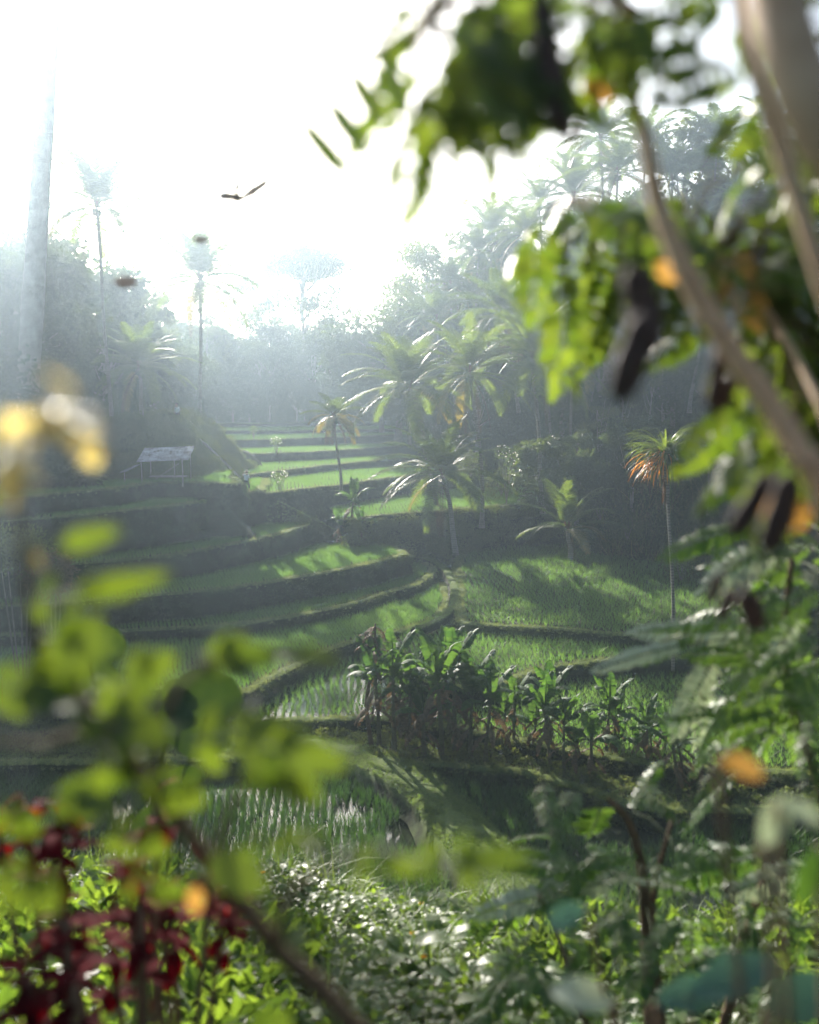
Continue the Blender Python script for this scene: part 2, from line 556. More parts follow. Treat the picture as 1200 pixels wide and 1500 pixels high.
terrace('T0', -5.5, [(-60, 742), (0, 735), (55, 729), (150, 720), (212, 712), (240, 709), (300, 709), (340, 711), (352, 708), (350, 702)], [(-14, 78), (-36, 78)], 1.7,
        'shaded terrace edge in front of the small open shelter')
terrace('T1', -6.65, [(-60, 772), (60, 762), (130, 757), (200, 749), (280, 740), (330, 728), (375, 722), (386, 718), (392, 710), (396, 702)], [(-14, 90), (-34, 76)], 3.2,
        'terrace with the tall dark bank that the farmer walks along')
terrace('T2', -9.12, [(-60, 848), (90, 832), (200, 822), (330, 803), (400, 787), (440, 776), (456, 768), (452, 759), (432, 752), (412, 750)], [(-22, 76), (-34, 66)], 2.2,
        'narrow terrace with a rounded tip, second below the farmer')
terrace('T3', -10.6, [(-60, 895), (100, 885), (215, 876), (330, 865), (450, 846), (540, 829), (580, 820), (597, 814), (590, 807), (560, 800), (528, 795)], [(-20, 68), (-34, 58)], 2.0,
        'sunlit terrace ending in a blunt wall beside the wide green field')
terrace('T4', -12.0, [(-60, 940), (170, 929), (300, 922), (400, 911), (450, 902), (520, 886), (570, 871), (610, 860), (634, 848), (640, 836), (630, 826)], [(-8, 68), (-30, 58)], 1.1,
        'low shaded terrace with a curved grassy edge under the blunt wall')
terrace('T5', -12.55, [(-60, 1030), (200, 1012), (310, 1014), (362, 1018), (400, 994), (440, 974), (480, 959), (520, 945), (560, 935), (600, 926), (640, 912), (660, 896), (664, 876), (655, 856)],
        [(0, 62), (-26, 54)], 1.2, 'terrace whose curved rim overlooks the reflecting rice pond')
terrace('RF', -12.0, [(668, 812), (664, 840), (668, 870), (664, 900), (668, 914), (700, 918), (760, 922), (850, 928), (920, 934), (1000, 936), (1100, 930), (1260, 915)],
        [(22, 82), (1, 82)], 1.0, 'wide bright green rice field in the middle of the valley')
terrace('RF2', -12.5, [(560, 938), (575, 958), (600, 990), (650, 1012), (731, 1007), (793, 986), (837, 978), (904, 970), (1005, 966), (1120, 960), (1260, 950)],
        [(22, 58), (2, 58)], 1.1, 'rice strip just below the wide field, behind the banana plants')
terrace('P1', -13.2, [(355, 1030), (352, 1052), (366, 1062), (420, 1060), (520, 1058), (600, 1064), (700, 1080), (800, 1098), (900, 1118), (1000, 1132), (1100, 1137), (1260, 1142)],
        [(22, 50), (-9, 56)], .6, 'flooded terrace that wraps behind the banana plants')
terrace('BS', -13.62, [(-200, 1125), (100, 1122), (300, 1116), (440, 1112), (540, 1128), (620, 1124), (700, 1132), (780, 1142), (860, 1165), (940, 1190), (1050, 1195), (1260, 1195)],
        [(18, 43), (-28, 46)], .9, 'weedy strip of ground that the banana plants stand on', rough=.16)
terrace('B0', -8.6, [(500, 764), (545, 758), (600, 754), (650, 750), (700, 745), (760, 740), (800, 736), (818, 730), (815, 720)], [(12.5, 101), (-8, 92)], 4.4,
        'small lit terrace behind the leaning front palms', rough=.3, run=.3)
terrace('B1', -6.9, [(372, 727), (400, 723), (440, 718), (480, 714), (520, 709), (560, 703), (600, 699), (640, 696)], [(3, 108), (-14, 94)], 2.6,
        'lit terrace behind the farmer, left of the palms')
terrace('B2', -6.2, [(320, 700), (345, 698), (405, 692), (480, 683), (560, 675), (640, 669)], [(4, 128), (-16, 104)], 1.3, 'sunlit terrace in haze, second behind the farmer')
terrace('B3', -5.2, [(285, 674), (315, 668), (405, 665), (480, 662), (560, 656), (640, 650)], [(4, 140), (-22, 116)], 1.5, 'sunlit terrace in haze, third behind the farmer')
terrace('B4', -4.2, [(262, 652), (302, 647), (355, 646), (480, 642), (600, 637)], [(2, 144), (-26, 126)], 1.3, 'pale terrace deep in haze, fourth behind the farmer')
terrace('B5', -3.6, [(240, 633), (320, 632), (400, 632), (600, 629)], [(2, 150), (-30, 138)], 1.0, 'faint terrace in thick haze before the forest')
terrace('B6', -2.8, [(230, 622), (400, 620), (600, 618)], [(0, 165), (-34, 160)], .9, 'faintest terrace at the foot of the hazy forest')

# curved bund between the two ponds
BUND = [at_z(x, y, -13.5) for x, y in [(330, 1090), (430, 1092), (520, 1106), (590, 1134), (640, 1172), (680, 1216), (722, 1275), (770, 1340)]]
BUND_S = spline(BUND, .4)


def bund(path, half, z, name, label, h=.6, mat='terrace'):
    m, V = MB(), []
    n = len(path)
    prof = [(-1.35, -h), (-1.12, -h * .45), (-1.0, -.08), (-.6, .05), (0, .09), (.6, .05), (1.0, -.08), (1.14, -h * .45), (1.4, -h)]
    for i, p in enumerate(path):
        t = (path[min(i + 1, n - 1)] - path[max(i - 1, 0)]); t.z = 0; t.normalize()
        N = Vector((t.y, -t.x, 0))
        hw = half * (1 + .12 * float(vnoise(i * .4, z, 2.0, 4)))
        for (o_, dz) in prof:
            q = p + N * (o_ * hw + .06 * float(vnoise(i * .4, o_, .8, 5)))
            V.append((q.x, q.y, z + dz + .05 * float(vnoise(q.x, q.y, .5, 6))))
    k = len(prof)
    m.add(V, [(i * k + j, i * k + j + 1, (i + 1) * k + j + 1, (i + 1) * k + j) for i in range(n - 1) for j in range(k - 1)])
    return tag(m.build(name, M[mat]), label, 'path', kind='structure')


bund(BUND_S, 1.0, -13.45, 'grass_path', 'curved grassy footpath between the two dark rice ponds')
BUND2 = spline([at_z(x, y, -11.9) for x, y in [(622, 818), (646, 830), (662, 850), (667, 874), (658, 896), (634, 912), (610, 922)]], .4)
bund(BUND2, .28, -11.86, 'field_path', 'pale footpath curving down between the stepped fields and wide field', h=.35)

# water sheets
m = MB(); m.add([(-27, 22.5, -14.12), (20, 22.5, -14.12), (20, 45, -14.12), (-27, 45, -14.12)], [(0, 1, 2, 3)], 0, False)
tag(m.build('pond_water', M['water']), 'still dark water of the two lower rice ponds', 'water', kind='structure')
pl = [Vector((x, y, 0)) for x, y in TERR['P1']['poly']]
from mathutils.geometry import tessellate_polygon
m = MB(); m.add([(p.x, p.y, -13.15) for p in pl], [tuple(t) for t in tessellate_polygon([pl])], 0, False)
tag(m.build('terrace_water', M['water']), 'bright sky reflecting water on the flooded terrace', 'water', kind='structure')


# ------------------------------------------------------------------ instanced stuff
def template(name, makers, mats):
    c = bpy.data.collections.new(name)
    for i, f in enumerate(makers):
        b = MB(); f(b)
        c.objects.link(bpy.data.objects.new('%s_%02d' % (name, i), b.mesh(name, mats)))
    return c


def scatter(name, pts, coll, smin, smax, label, cat, tilt=.12, rz=None, zs=None):
    pts = np.asarray(pts, float)
    n = len(pts)
    if n == 0: return
    me = bpy.data.meshes.new(name)
    me.vertices.add(n)
    me.vertices.foreach_set('co', pts.astype(np.float32).ravel())
    rot = np.stack([rng.normal(0, tilt, n), rng.normal(0, tilt, n), rng.uniform(0, 2 * pi, n) if rz is None else rz], 1)
    sc = rng.uniform(smin, smax, n)
    scv = np.stack([sc, sc, sc * (1 if zs is None else zs)], 1)
    for nm, ty, key, dat in (('rot', 'FLOAT_VECTOR', 'vector', rot), ('scl', 'FLOAT_VECTOR', 'vector', scv)):
        a = me.attributes.new(nm, ty, 'POINT'); a.data.foreach_set(key, dat.astype(np.float32).ravel())
    a = me.attributes.new('idx', 'INT', 'POINT'); a.data.foreach_set('value', rng.integers(0, len(coll.objects), n).astype(np.int32))
    o = bpy.data.objects.new(name, me); COL.objects.link(o)
    g = bpy.data.node_groups.get('scatter_' + coll.name)
    if g is None:
        g = bpy.data.node_groups.new('scatter_' + coll.name, 'GeometryNodeTree')
        g.interface.new_socket('Geometry', in_out='INPUT', socket_type='NodeSocketGeometry')
        g.interface.new_socket('Geometry', in_out='OUTPUT', socket_type='NodeSocketGeometry')
        gi, go = g.nodes.new('NodeGroupInput'), g.nodes.new('NodeGroupOutput')
        ci = g.nodes.new('GeometryNodeCollectionInfo'); ci.inputs[0].default_value = coll
        ci.inputs[1].default_value = True; ci.inputs[2].default_value = True
        ip = g.nodes.new('GeometryNodeInstanceOnPoints')

        def na(nm, ty):
            q = g.nodes.new('GeometryNodeInputNamedAttribute'); q.data_type = ty; q.inputs[0].default_value = nm
            return next(s for s in q.outputs if s.enabled and s.name == 'Attribute')
        g.links.new(gi.outputs[0], ip.inputs['Points']); g.links.new(ci.outputs[0], ip.inputs['Instance'])
        ip.inputs['Pick Instance'].default_value = True
        g.links.new(na('idx', 'INT'), ip.inputs['Instance Index'])
        er = g.nodes.new('FunctionNodeEulerToRotation')
        g.links.new(na('rot', 'FLOAT_VECTOR'), er.inputs[0]); g.links.new(er.outputs[0], ip.inputs['Rotation'])
        g.links.new(na('scl', 'FLOAT_VECTOR'), ip.inputs['Scale'])
        g.links.new(ip.outputs[0], go.inputs[0])
    md = o.modifiers.new('scatter', 'NODES'); md.node_group = g
    tag(o, label, cat, kind='stuff')
    return o


def blade(b, base, az, lean, L, w, mi=0, curl=.5, segs=3):
    d0 = Vector((cos(az) * sin(lean), sin(az) * sin(lean), cos(lean)))
    side = Vector((-sin(az), cos(az), 0))
    p, V, a = Vector(base), [], lean
    for i in range(segs + 1):
        t = i / segs
        ww = w * .5 * (1 - t ** 2) + .0006
        V += [p + side * ww, p - side * ww]
        a += curl / segs
        p = p + Vector((cos(az) * sin(a), sin(az) * sin(a), cos(a))) * (L / segs)
    b.add(V, [(i * 2, i * 2 + 1, i * 2 + 3, i * 2 + 2) for i in range(segs)], mi)


def rice_tuft(b, n=13, L=.42):
    for _ in range(n):
        az = random.uniform(0, 2 * pi); r = random.uniform(0, .035)
        blade(b, (cos(az) * r, sin(az) * r, -.02), az + random.uniform(-.5, .5), random.uniform(.02, .3), L * random.uniform(.7, 1.15), random.uniform(.010, .017), 0, random.uniform(.1, .7))


def grass_tuft(b, n=16, L=.22):
    for _ in range(n):
        az = random.uniform(0, 2 * pi); r = random.uniform(0, .12)
        blade(b, (cos(az) * r, sin(az) * r, -.02), random.uniform(0, 2 * pi), random.uniform(.1, .7), L * random.uniform(.5, 1.2), random.uniform(.008, .016), 0, random.uniform(.3, 1.2))


def bush_blob(b, R=1.0, n=420, ls=.22, mi=0):
    c = rng.normal(0, 1, (n, 3)); c /= np.linalg.norm(c, axis=1, keepdims=True)
    lump = 1 + .35 * np.sin(c[:, :1] * 5 + R) * np.cos(c[:, 1:2] * 4 + 1) + .2 * np.sin(c[:, 2:] * 7)
    r = R * rng.uniform(.45, 1, (n, 1)) ** .6 * lump
    C = c * r * np.array([1, 1, .75]) + np.array([0, 0, R * .5])
    A = c + rng.normal(0, .7, (n, 3)) + np.array([0, 0, -.2])
    b.leaves(C, A, c * .6 + rng.normal(0, .5, (n, 3)) + np.array([0, 0, .6]), ls * rng.uniform(.6, 1.3, n), ls * .5 * rng.uniform(.7, 1.2, n), mi)


def reed_tuft(b):
    for _ in range(22):
        az = random.uniform(0, 2 * pi); r = random.uniform(0, .5)
        blade(b, (cos(az) * r, sin(az) * r, 0), random.uniform(0, 2 * pi), random.uniform(.02, .25), random.uniform(1.2, 2.8), random.uniform(.03, .06), random.choice([0, 0, 1, 1, 2]), random.uniform(.2, 1.3), 5)


def rosette(b, n=9, L=.075):
    for _ in range(n):
        az = random.uniform(0, 2 * pi); h = random.uniform(.0, .22)
        el = random.uniform(.05, .9)
        A = Vector((cos(az) * cos(el), sin(az) * cos(el), sin(el) * .7))
        Nn = Vector((-cos(az) * sin(el), -sin(az) * sin(el), cos(el)))
        l = L * random.uniform(.6, 1.4)
        b.oval((cos(az) * .03 + random.uniform(-.08, .08), sin(az) * .03 + random.uniform(-.08, .08), h), A, Nn, l, l * random.uniform(.5, .75), 0, 4, .15, random.uniform(.2, .8))


RICE = template('rice_tuft', [lambda b: rice_tuft(b, 13, .40), lambda b: rice_tuft(b, 15, .44), lambda b: rice_tuft(b, 11, .38), lambda b: rice_tuft(b, 14, .42)], M['rice'])
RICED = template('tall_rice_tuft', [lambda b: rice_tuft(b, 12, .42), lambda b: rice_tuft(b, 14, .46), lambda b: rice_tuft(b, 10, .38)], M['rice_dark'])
GRASS = template('grass_tuft', [lambda b: grass_tuft(b), lambda b: grass_tuft(b, 14, .3), lambda b: grass_tuft(b, 20, .16)], M['grass'])
BUSHA = template('dark_bush', [lambda b: bush_blob(b, 1.0, 460, .24), lambda b: bush_blob(b, .8, 420, .18), lambda b: bush_blob(b, 1.2, 520, .3)], M['tree_a'])
BUSHB = template('mid_bush', [lambda b: bush_blob(b, .9, 460, .2), lambda b: bush_blob(b, .7, 420, .15)], M['tree_b'])
REED = template('reed_clump', [reed_tuft, reed_tuft, reed_tuft], [M['grass'], M['palm_dead'], M['palm_yellow']])
COVER = template('cover_plant', [lambda b: rosette(b, 10, .07), lambda b: rosette(b, 8, .095), lambda b: rosette(b, 12, .055), lambda b: rosette(b, 7, .12)], M['cover'])
WEED = template('weed_plant', [lambda b: bush_blob(b, .28, 110, .13), lambda b: bush_blob(b, .2, 90, .10)], M['tree_b'])


def rows(poly, z, spacing, ang, excl=(), jit=.22, cross=None):
    P = np.array(poly)
    c = P.mean(0)
    R = np.hypot(*(P - c).T).max() + 1
    cross = cross or spacing
    a, b_ = np.meshgrid(np.arange(-R, R, cross), np.arange(-R, R, spacing))
    a, b_ = a.ravel(), b_.ravel()
    a = a + rng.normal(0, jit * cross * .6, a.shape) + .25 * vnoise(a, b_, 4, 8)
    b_ = b_ + rng.normal(0, jit * spacing, b_.shape)
    x = c[0] + a * cos(ang) - b_ * sin(ang); y = c[1] + a * sin(ang) + b_ * cos(ang)
    k = inside(x, y, poly)
    for e in excl:
        k &= ~inside(x, y, TERR[e]['poly'])
    # only what the picture could see
    k &= (np.abs(x) < y * .47 + 2)
    x, y = x[k], y[k]
    t = terrain_z(x, y)
    k = t < z + .02
    x, y = x[k], y[k]
    return np.stack([x, y, np.full(len(x), z)], 1)


def plant_rice(key, spacing, ang, excl, label, s=(.85, 1.15), dz=0.0, jit=.22, cross=None):
    t = TERR[key]
    scatter('rice_plants', rows(t['poly'], t['z'] + dz, spacing, ang, excl, jit, cross), RICE, s[0], s[1], label, 'rice')


plant_rice('T0', .20, .2, (), 'shaded rice on the terrace before the open shelter', (.75, 1.0))
plant_rice('T1', .20, .25, ('T0',), 'rice on the terrace the farmer walks along', (.8, 1.1))
plant_rice('T2', .20, .28, ('T1',), 'rice on the narrow terrace with a rounded tip', (.8, 1.1))
plant_rice('T3', .20, .3, ('T2',), 'rice on the terrace ending in a blunt wall', (.8, 1.1))
plant_rice('T4', .20, .3, ('T3',), 'rice in the shade below the blunt terrace wall', (.75, 1.0))
plant_rice('T5', .20, .25, ('T4', 'RF'), 'rice inside the curved rim above the reflecting pond', (.75, 1.05))
plant_rice('RF', .46, .12, (), 'rice in visible rows across the wide bright field', (1.0, 1.4), 0, .10, .33)
plant_rice('RF2', .38, .1, ('RF', 'T5'), 'rice on the strip below the wide field', (1.0, 1.35), 0, .14, .28)
plant_rice('P1', .30, .06, ('RF2', 'T5', 'RF'), 'rice standing in the bright reflecting water', (.85, 1.15))
plant_rice('B0', .27, .1, ('B1',), 'sunlit rice behind the leaning front palms', (.8, 1.1))
plant_rice('B1', .28, .1, ('B2', 'T1'), 'sunlit rice just behind the farmer', (.8, 1.1))
plant_rice('B2', .32, .1, ('B3',), 'sunlit hazy rice, second field behind the farmer', (.9, 1.2))
plant_rice('B3', .34, .1, ('B4',), 'sunlit hazy rice, third field behind the farmer', (.9, 1.2))
plant_rice('B4', .38, .1, ('B5',), 'pale hazy rice, fourth field behind the farmer', (1, 1.3))
plant_rice('B5', .5, .1, ('B6',), 'faint hazy rice before the forest', (1.1, 1.5))
# the lower ponds
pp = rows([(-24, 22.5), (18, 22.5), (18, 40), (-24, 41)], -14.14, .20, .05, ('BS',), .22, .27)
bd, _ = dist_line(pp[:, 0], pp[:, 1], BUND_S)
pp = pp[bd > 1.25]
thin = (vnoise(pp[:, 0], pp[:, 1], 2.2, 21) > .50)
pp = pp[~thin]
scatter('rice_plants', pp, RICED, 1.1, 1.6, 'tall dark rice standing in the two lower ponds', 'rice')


def edge_pts(key, dens, lo=-.6, hi=None, down=True):
    """points over the lip and face of a terrace"""
    t = TERR[key]
    n = len(t['P'])
    hi_ = t['drop'] if down else .02
    N = int(n * .45 * (hi_ + .7) * dens)
    i = rng.uniform(0, n - 1.01, N); j = i.astype(int); fr = i - j
    PX = np.array([(p.x, p.y) for p in t['P']]); NX = np.array([(p.x, p.y) for p in t['N']])
    p = PX[j] * (1 - fr)[:, None] + PX[j + 1] * fr[:, None]
    nn = NX[j]
    s = rng.uniform(-t['lipw'] - .1, hi_, N)
    off = np.where(s < 0, s, s * t['run'] + .05)
    z = np.where(s < 0, .09, -s)
    q = p + nn * off[:, None]
    return np.stack([q[:, 0], q[:, 1], t['z'] + z], 1)


LAB = {'T0': 'shelter terrace', 'T1': 'farmer terrace', 'T2': 'rounded terrace', 'T3': 'blunt ended terrace', 'T4': 'low shaded terrace', 'T5': 'curved rim terrace', 'RF': 'wide field',
       'RF2': 'strip below the wide field', 'P1': 'flooded terrace', 'BS': 'banana strip', 'B0': 'terrace behind the front palms', 'B1': 'terrace behind the farmer',
       'B2': 'second hazy terrace', 'B3': 'third hazy terrace', 'B4': 'fourth hazy terrace'}
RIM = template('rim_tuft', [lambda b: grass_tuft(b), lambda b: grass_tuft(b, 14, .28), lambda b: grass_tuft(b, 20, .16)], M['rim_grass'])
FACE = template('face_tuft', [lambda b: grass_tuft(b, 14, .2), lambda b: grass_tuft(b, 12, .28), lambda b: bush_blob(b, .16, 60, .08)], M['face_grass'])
for k_, den in (('T0', 14), ('T1', 14), ('T2', 16), ('T3', 18), ('T4', 22), ('T5', 24), ('RF', 24), ('RF2', 26), ('P1', 26), ('BS', 30), ('B0', 12), ('B1', 12), ('B2', 10), ('B3', 8), ('B4', 6)):
    e = np.concatenate([edge_pts(k_, den), edge_pts(k_, den * 1.3, down=False)])
    lip = e[:, 2] > TERR[k_]['z'] - .10
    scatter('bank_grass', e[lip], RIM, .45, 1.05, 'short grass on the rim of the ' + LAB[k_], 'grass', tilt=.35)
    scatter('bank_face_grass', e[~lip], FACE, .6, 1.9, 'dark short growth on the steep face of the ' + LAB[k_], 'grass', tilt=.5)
# bund grass
bp = []
for i in range(7000):
    q = random.choice(BUND_S); bp.append((q.x + random.uniform(-1.1, 1.1), q.y + random.uniform(-1.1, 1.1), -13.42))
bp = np.array(bp)
d_, _ = dist_line(bp[:, 0], bp[:, 1], BUND_S)
scatter('path_grass', bp[d_ < 1.0], GRASS, .35, .75, 'short grass on the curved footpath', 'grass', .4)
b2 = np.array([(q.x + random.uniform(-.3, .3), q.y + random.uniform(-.3, .3), -11.8) for q in BUND2 for _ in range(22)])
scatter('path_grass', b2, GRASS, .25, .5, 'short grass on the pale field path', 'grass', .4)
gp = np.stack([rng.uniform(-14, 2, 9000), rng.uniform(66, 86, 9000)], 1)
d_, _ = dist_line(gp[:, 0], gp[:, 1], GULLY)
gp = gp[d_ < 2.6]
scatter('path_grass', np.c_[gp, terrain_z(gp[:, 0], gp[:, 1])], GRASS, .5, 1.2, 'rough grass on the rib beside the stepped fields', 'grass', .3)
# weeds on the banana strip
wp = rows(TERR['BS']['poly'], -13.62, .42, .3, ('P1',), .5)
wp = wp[rng.random(len(wp)) < .8]
scatter('weeds', wp, WEED, .5, 1.3, 'low leafy weeds around the banana plants', 'weeds', .3)
wp = rows(TERR['BS']['poly'], -13.6, .2, .9, ('P1',), .5)
scatter('strip_grass', wp, GRASS, .5, 1.1, 'grass on the strip around the banana plants', 'grass', .3)


def hill_pts(n, x0, x1, y0, y1, smin, smax):
    x, y = rng.uniform(x0, x1, n), rng.uniform(y0, y1, n)
    d, _ = dist_line(x, y, VALLEY, True)
    k = (~inside(x, y, VALLEY)) & (d > smin) & (d < smax) & (np.abs(x) < y * .52 + 4)
    x, y = x[k], y[k]
    return np.stack([x, y, terrain_z(x, y) - .15], 1)


scatter('undergrowth', hill_pts(7500, 2, 60, 34, 150, .2, 34), BUSHA, .6, 1.5, 'dark undergrowth covering the right hillside', 'undergrowth', .2)
scatter('undergrowth', hill_pts(3800, 2, 60, 34, 140, -.3, 12), BUSHB, .5, 1.3, 'leafy bushes at the foot of the right hillside', 'undergrowth', .2)
scatter('undergrowth', hill_pts(2600, -70, -14, 40, 150, .2, 30), BUSHA, .7, 1.7, 'hazy undergrowth covering the left hillside', 'undergrowth', .2)
scatter('undergrowth', hill_pts(1500, -60, 14, 146, 185, 0, 30), BUSHA, 1.0, 2.2, 'faint undergrowth at the foot of the hazy forest', 'undergrowth', .2)
e = edge_pts('B0', 7)
scatter('undergrowth', e[e[:, 2] < -9.1], BUSHB, .35, .85, 'dense dark weeds on the bank behind the wide field', 'undergrowth', .3)
r = hill_pts(1500, 14, 34, 54, 84, .3, 9)
scatter('reeds', r, REED, .7, 1.3, 'tall dry reeds on the slope at the right of the field', 'reeds', .15)
x, y = rng.uniform(-30, -12.5, 3000), rng.uniform(69, 92, 3000)
k = terrain_z(x, y) > -6.2
scatter('mound_bushes', np.stack([x, y, terrain_z(x, y) - .1], 1)[k], BUSHB, .3, .9, 'low dark bushes over the mound behind the shelter', 'undergrowth', .3)
e = np.array(GULLY)
x, y = rng.uniform(-9, 2.5, 420), rng.uniform(70, 82, 420)
gz_ = terrain_z(x, y); d_, _ = dist_line(x, y, GULLY)
k = (d_ > 1.6) & (gz_ < -9.2) & ~inside(x, y, TERR['T3']['poly']) & ~inside(x, y, TERR['RF']['poly'])
scatter('undergrowth', np.stack([x, y, gz_], 1)[k], BUSHA, .4, .9, 'dark weeds in the gully under the small banana clump', 'undergrowth', .3)

# near bank cover
n = 2600
x, y = rng.uniform(-5, 4, n), rng.uniform(3, 11.5, n)
k = (vnoise(x, y, 1.3, 31) > -.1)
x, y = x[k], y[k]
BIGC = template('broad_cover_plant', [lambda b: rosette(b, 9, .15), lambda b: rosette(b, 7, .2), lambda b: bush_blob(b, .22, 90, .16)], M['cover'])
scatter('ground_cover', np.stack([x, y, terrain_z(x, y) + .02], 1), BIGC, .5, 1.1, 'scattered larger leaves among the low cover on the near bank', 'ground cover', .4)
n = 34000
x, y = rng.uniform(-6.5, 7, n), rng.uniform(2.2, 13.5, n)
k = np.abs(x) < y * .5 + 1.2
x, y = x[k], y[k]
scatter('ground_cover', np.stack([x, y, terrain_z(x, y) - .02 + .12 * np.maximum(0, vnoise(x, y, .8, 41))], 1), COVER, .35, 1.05, 'dense low leafy ground cover on the near bank', 'ground cover', .35)
n = 1500
x, y = rng.uniform(-6, 6, n), rng.uniform(5, 12.5, n)
NG = template('long_grass', [lambda b: grass_tuft(b, 9, .55), lambda b: grass_tuft(b, 7, .75), lambda b: grass_tuft(b, 12, .4)], M['grass'])
x, y = np.r_[x, rng.uniform(-5.5, 4, 900)], np.r_[y, rng.uniform(8.6, 10.8, 900)]
scatter('long_grass', np.stack([x, y, terrain_z(x, y)], 1), NG, .5, 1.1, 'long thin grass along the brow of the near bank', 'grass', .2)

# ------------------------------------------------------------------ palms
def frond(b, base, az, elev, L, droop, leaf, n=46, hang=.55, mi=0, rmi=None, twist=0.0):
    """one coconut frond: arching rachis with two rows of hanging leaflets"""
    ts = np.linspace(0, 1, 14)
    P, d = [Vector(base)], Vector((cos(az), sin(az), 0))
    for i in range(13):
        a = elev - droop * ((i + .5) / 13) ** 1.25
        P.append(P[-1] + (d * cos(a) + Vector((0, 0, sin(a)))) * (L / 13))
    b.tube(P, [max(.006, .035 * (1 - t) ** .8) for t in ts], 4, mi if rmi is None else rmi, False)
    PA = np.array(P)
    t = np.repeat(np.linspace(.14, .995, n), 2)
    sgn = np.tile([1., -1.], n)
    k = t * 13; i = np.minimum(k.astype(int), 12); f = (k - i)[:, None]
    C = PA[i] * (1 - f) + PA[i + 1] * f
    T = PA[i + 1] - PA[i]; T /= np.linalg.norm(T, axis=1, keepdims=True)
    side = np.array([-sin(az), cos(az), 0.0])
    nrm = np.cross(T, np.broadcast_to(side, T.shape)) * -1
    nrm *= np.sign(nrm[:, 2:3] + 1e-6)
    Ls = leaf * (np.sin(pi * np.clip(t * .86 + .10, 0, 1)) ** .55) * rng.uniform(.85, 1.1, 2 * n)
    fw = .35 + .65 * t
    D = side * sgn[:, None] + T * fw[:, None] + nrm * .25 + rng.normal(0, .08, (2 * n, 3))
    D /= np.linalg.norm(D, axis=1, keepdims=True)
    D2 = D + np.array([0, 0, -1.0]) * (hang * rng.uniform(.6, 1.5, (2 * n, 1)))
    D2 /= np.linalg.norm(D2, axis=1, keepdims=True)
    w = .034 * leaf / .8
    Wv = T * w
    V = np.empty((2 * n, 5, 3))
    V[:, 0] = C - Wv * .7; V[:, 1] = C + Wv * .7
    mid = C + D * (Ls * .5)[:, None]
    V[:, 2] = mid - Wv; V[:, 3] = mid + Wv
    V[:, 4] = mid + D2 * (Ls * .55)[:, None]
    q = (np.arange(2 * n) * 5)[:, None]
    base_n = b.n
    b.add(V.reshape(-1, 3), q + np.array([[0, 1, 3, 2]]), mi, False)
    b.f.append((q + np.array([[2, 3, 4]]) + base_n, mi, False))


def crown_mesh(name, n=24, L=4.6, seed=0, dead=3, yellow=3, up=.0, leaf=1.05, hang=.5, nl=74, wind=0.0):
    random.seed(seed)
    b = MB()
    for i in range(n):
        u = (i + .5) / n
        az = i * 2.39996 + random.uniform(-.2, .2)
        el = 1.42 - 1.8 * u + random.uniform(-.12, .12) + up
        mi = 0
        if i >= n - yellow: mi = 1
        l = L * random.uniform(.85, 1.08) * (.72 + .5 * u if u < .4 else 1)
        frond(b, (0.12 * cos(az), .12 * sin(az), .05 + .35 * (1 - u)), az, el, l, .8 + .3 * u + random.uniform(-.15, .2), leaf * random.uniform(.9, 1.1), nl, hang, mi)
    for i in range(dead):
        az = random.uniform(0, 2 * pi)
        frond(b, (.15 * cos(az), .15 * sin(az), -.1), az, -1.0, L * .75, .5, leaf * .6, nl // 2, .9, 2)
    for i in range(5):
        az = i * 1.3
        b.oval((0, 0, 0), (cos(az) * .5, sin(az) * .5, 1), (cos(az), sin(az), -.5), .9, .25, 2, 4)
    return b.mesh(name, [M['palm'], M['palm_yellow'], M['palm_dead']])


CROWN = [crown_mesh('palm_crown', 31, 6.4, 1, 2, 1), crown_mesh('palm_crown', 28, 6.2, 2, 3, 3, -.05), crown_mesh('palm_crown', 32, 6.6, 3, 1, 1, .12),
         crown_mesh('palm_crown', 28, 6.2, 4, 3, 2, 0, .8)]
CROWN_DROOP = crown_mesh('drooping_palm_crown', 18, 3.4, 5, 9, 8, -.05, .75, .9, 60)
CROWN_YOUNG = crown_mesh('young_palm_crown', 15, 5.4, 6, 1, 2, .38, .9, .4, 74)
NUTS = None


def nuts_mesh():
    b = MB()
    for i in range(9):
        az = i * .7 + random.uniform(-.2, .2); r = random.uniform(.2, .38); z = random.uniform(-.55, -.2)
        c = Vector((cos(az) * r, sin(az) * r, z)); q = []
        for k in range(6):
            a = pi * k / 5
            q.append(c + Vector((0, 0, .15 * cos(a))))
        b.tube(q, [.01, .08, .115, .115, .08, .01], 7, 0)
        b.tube([(0, 0, .1), c + Vector((0, 0, .14))], .012, 4, 1)
    return b.mesh('coconut_cluster', [M['stem_green'], M['bark']])


NUTS = nuts_mesh()


def child(name, me, parent, loc=(0, 0, 0), rz=0, sc=1, tilt=(0, 0)):
    o = bpy.data.objects.new(name, me)
    COL.objects.link(o)
    o.parent = parent
    o.location = loc
    o.rotation_euler = (tilt[0], tilt[1], rz)
    o.scale = (sc, sc, sc)
    return o


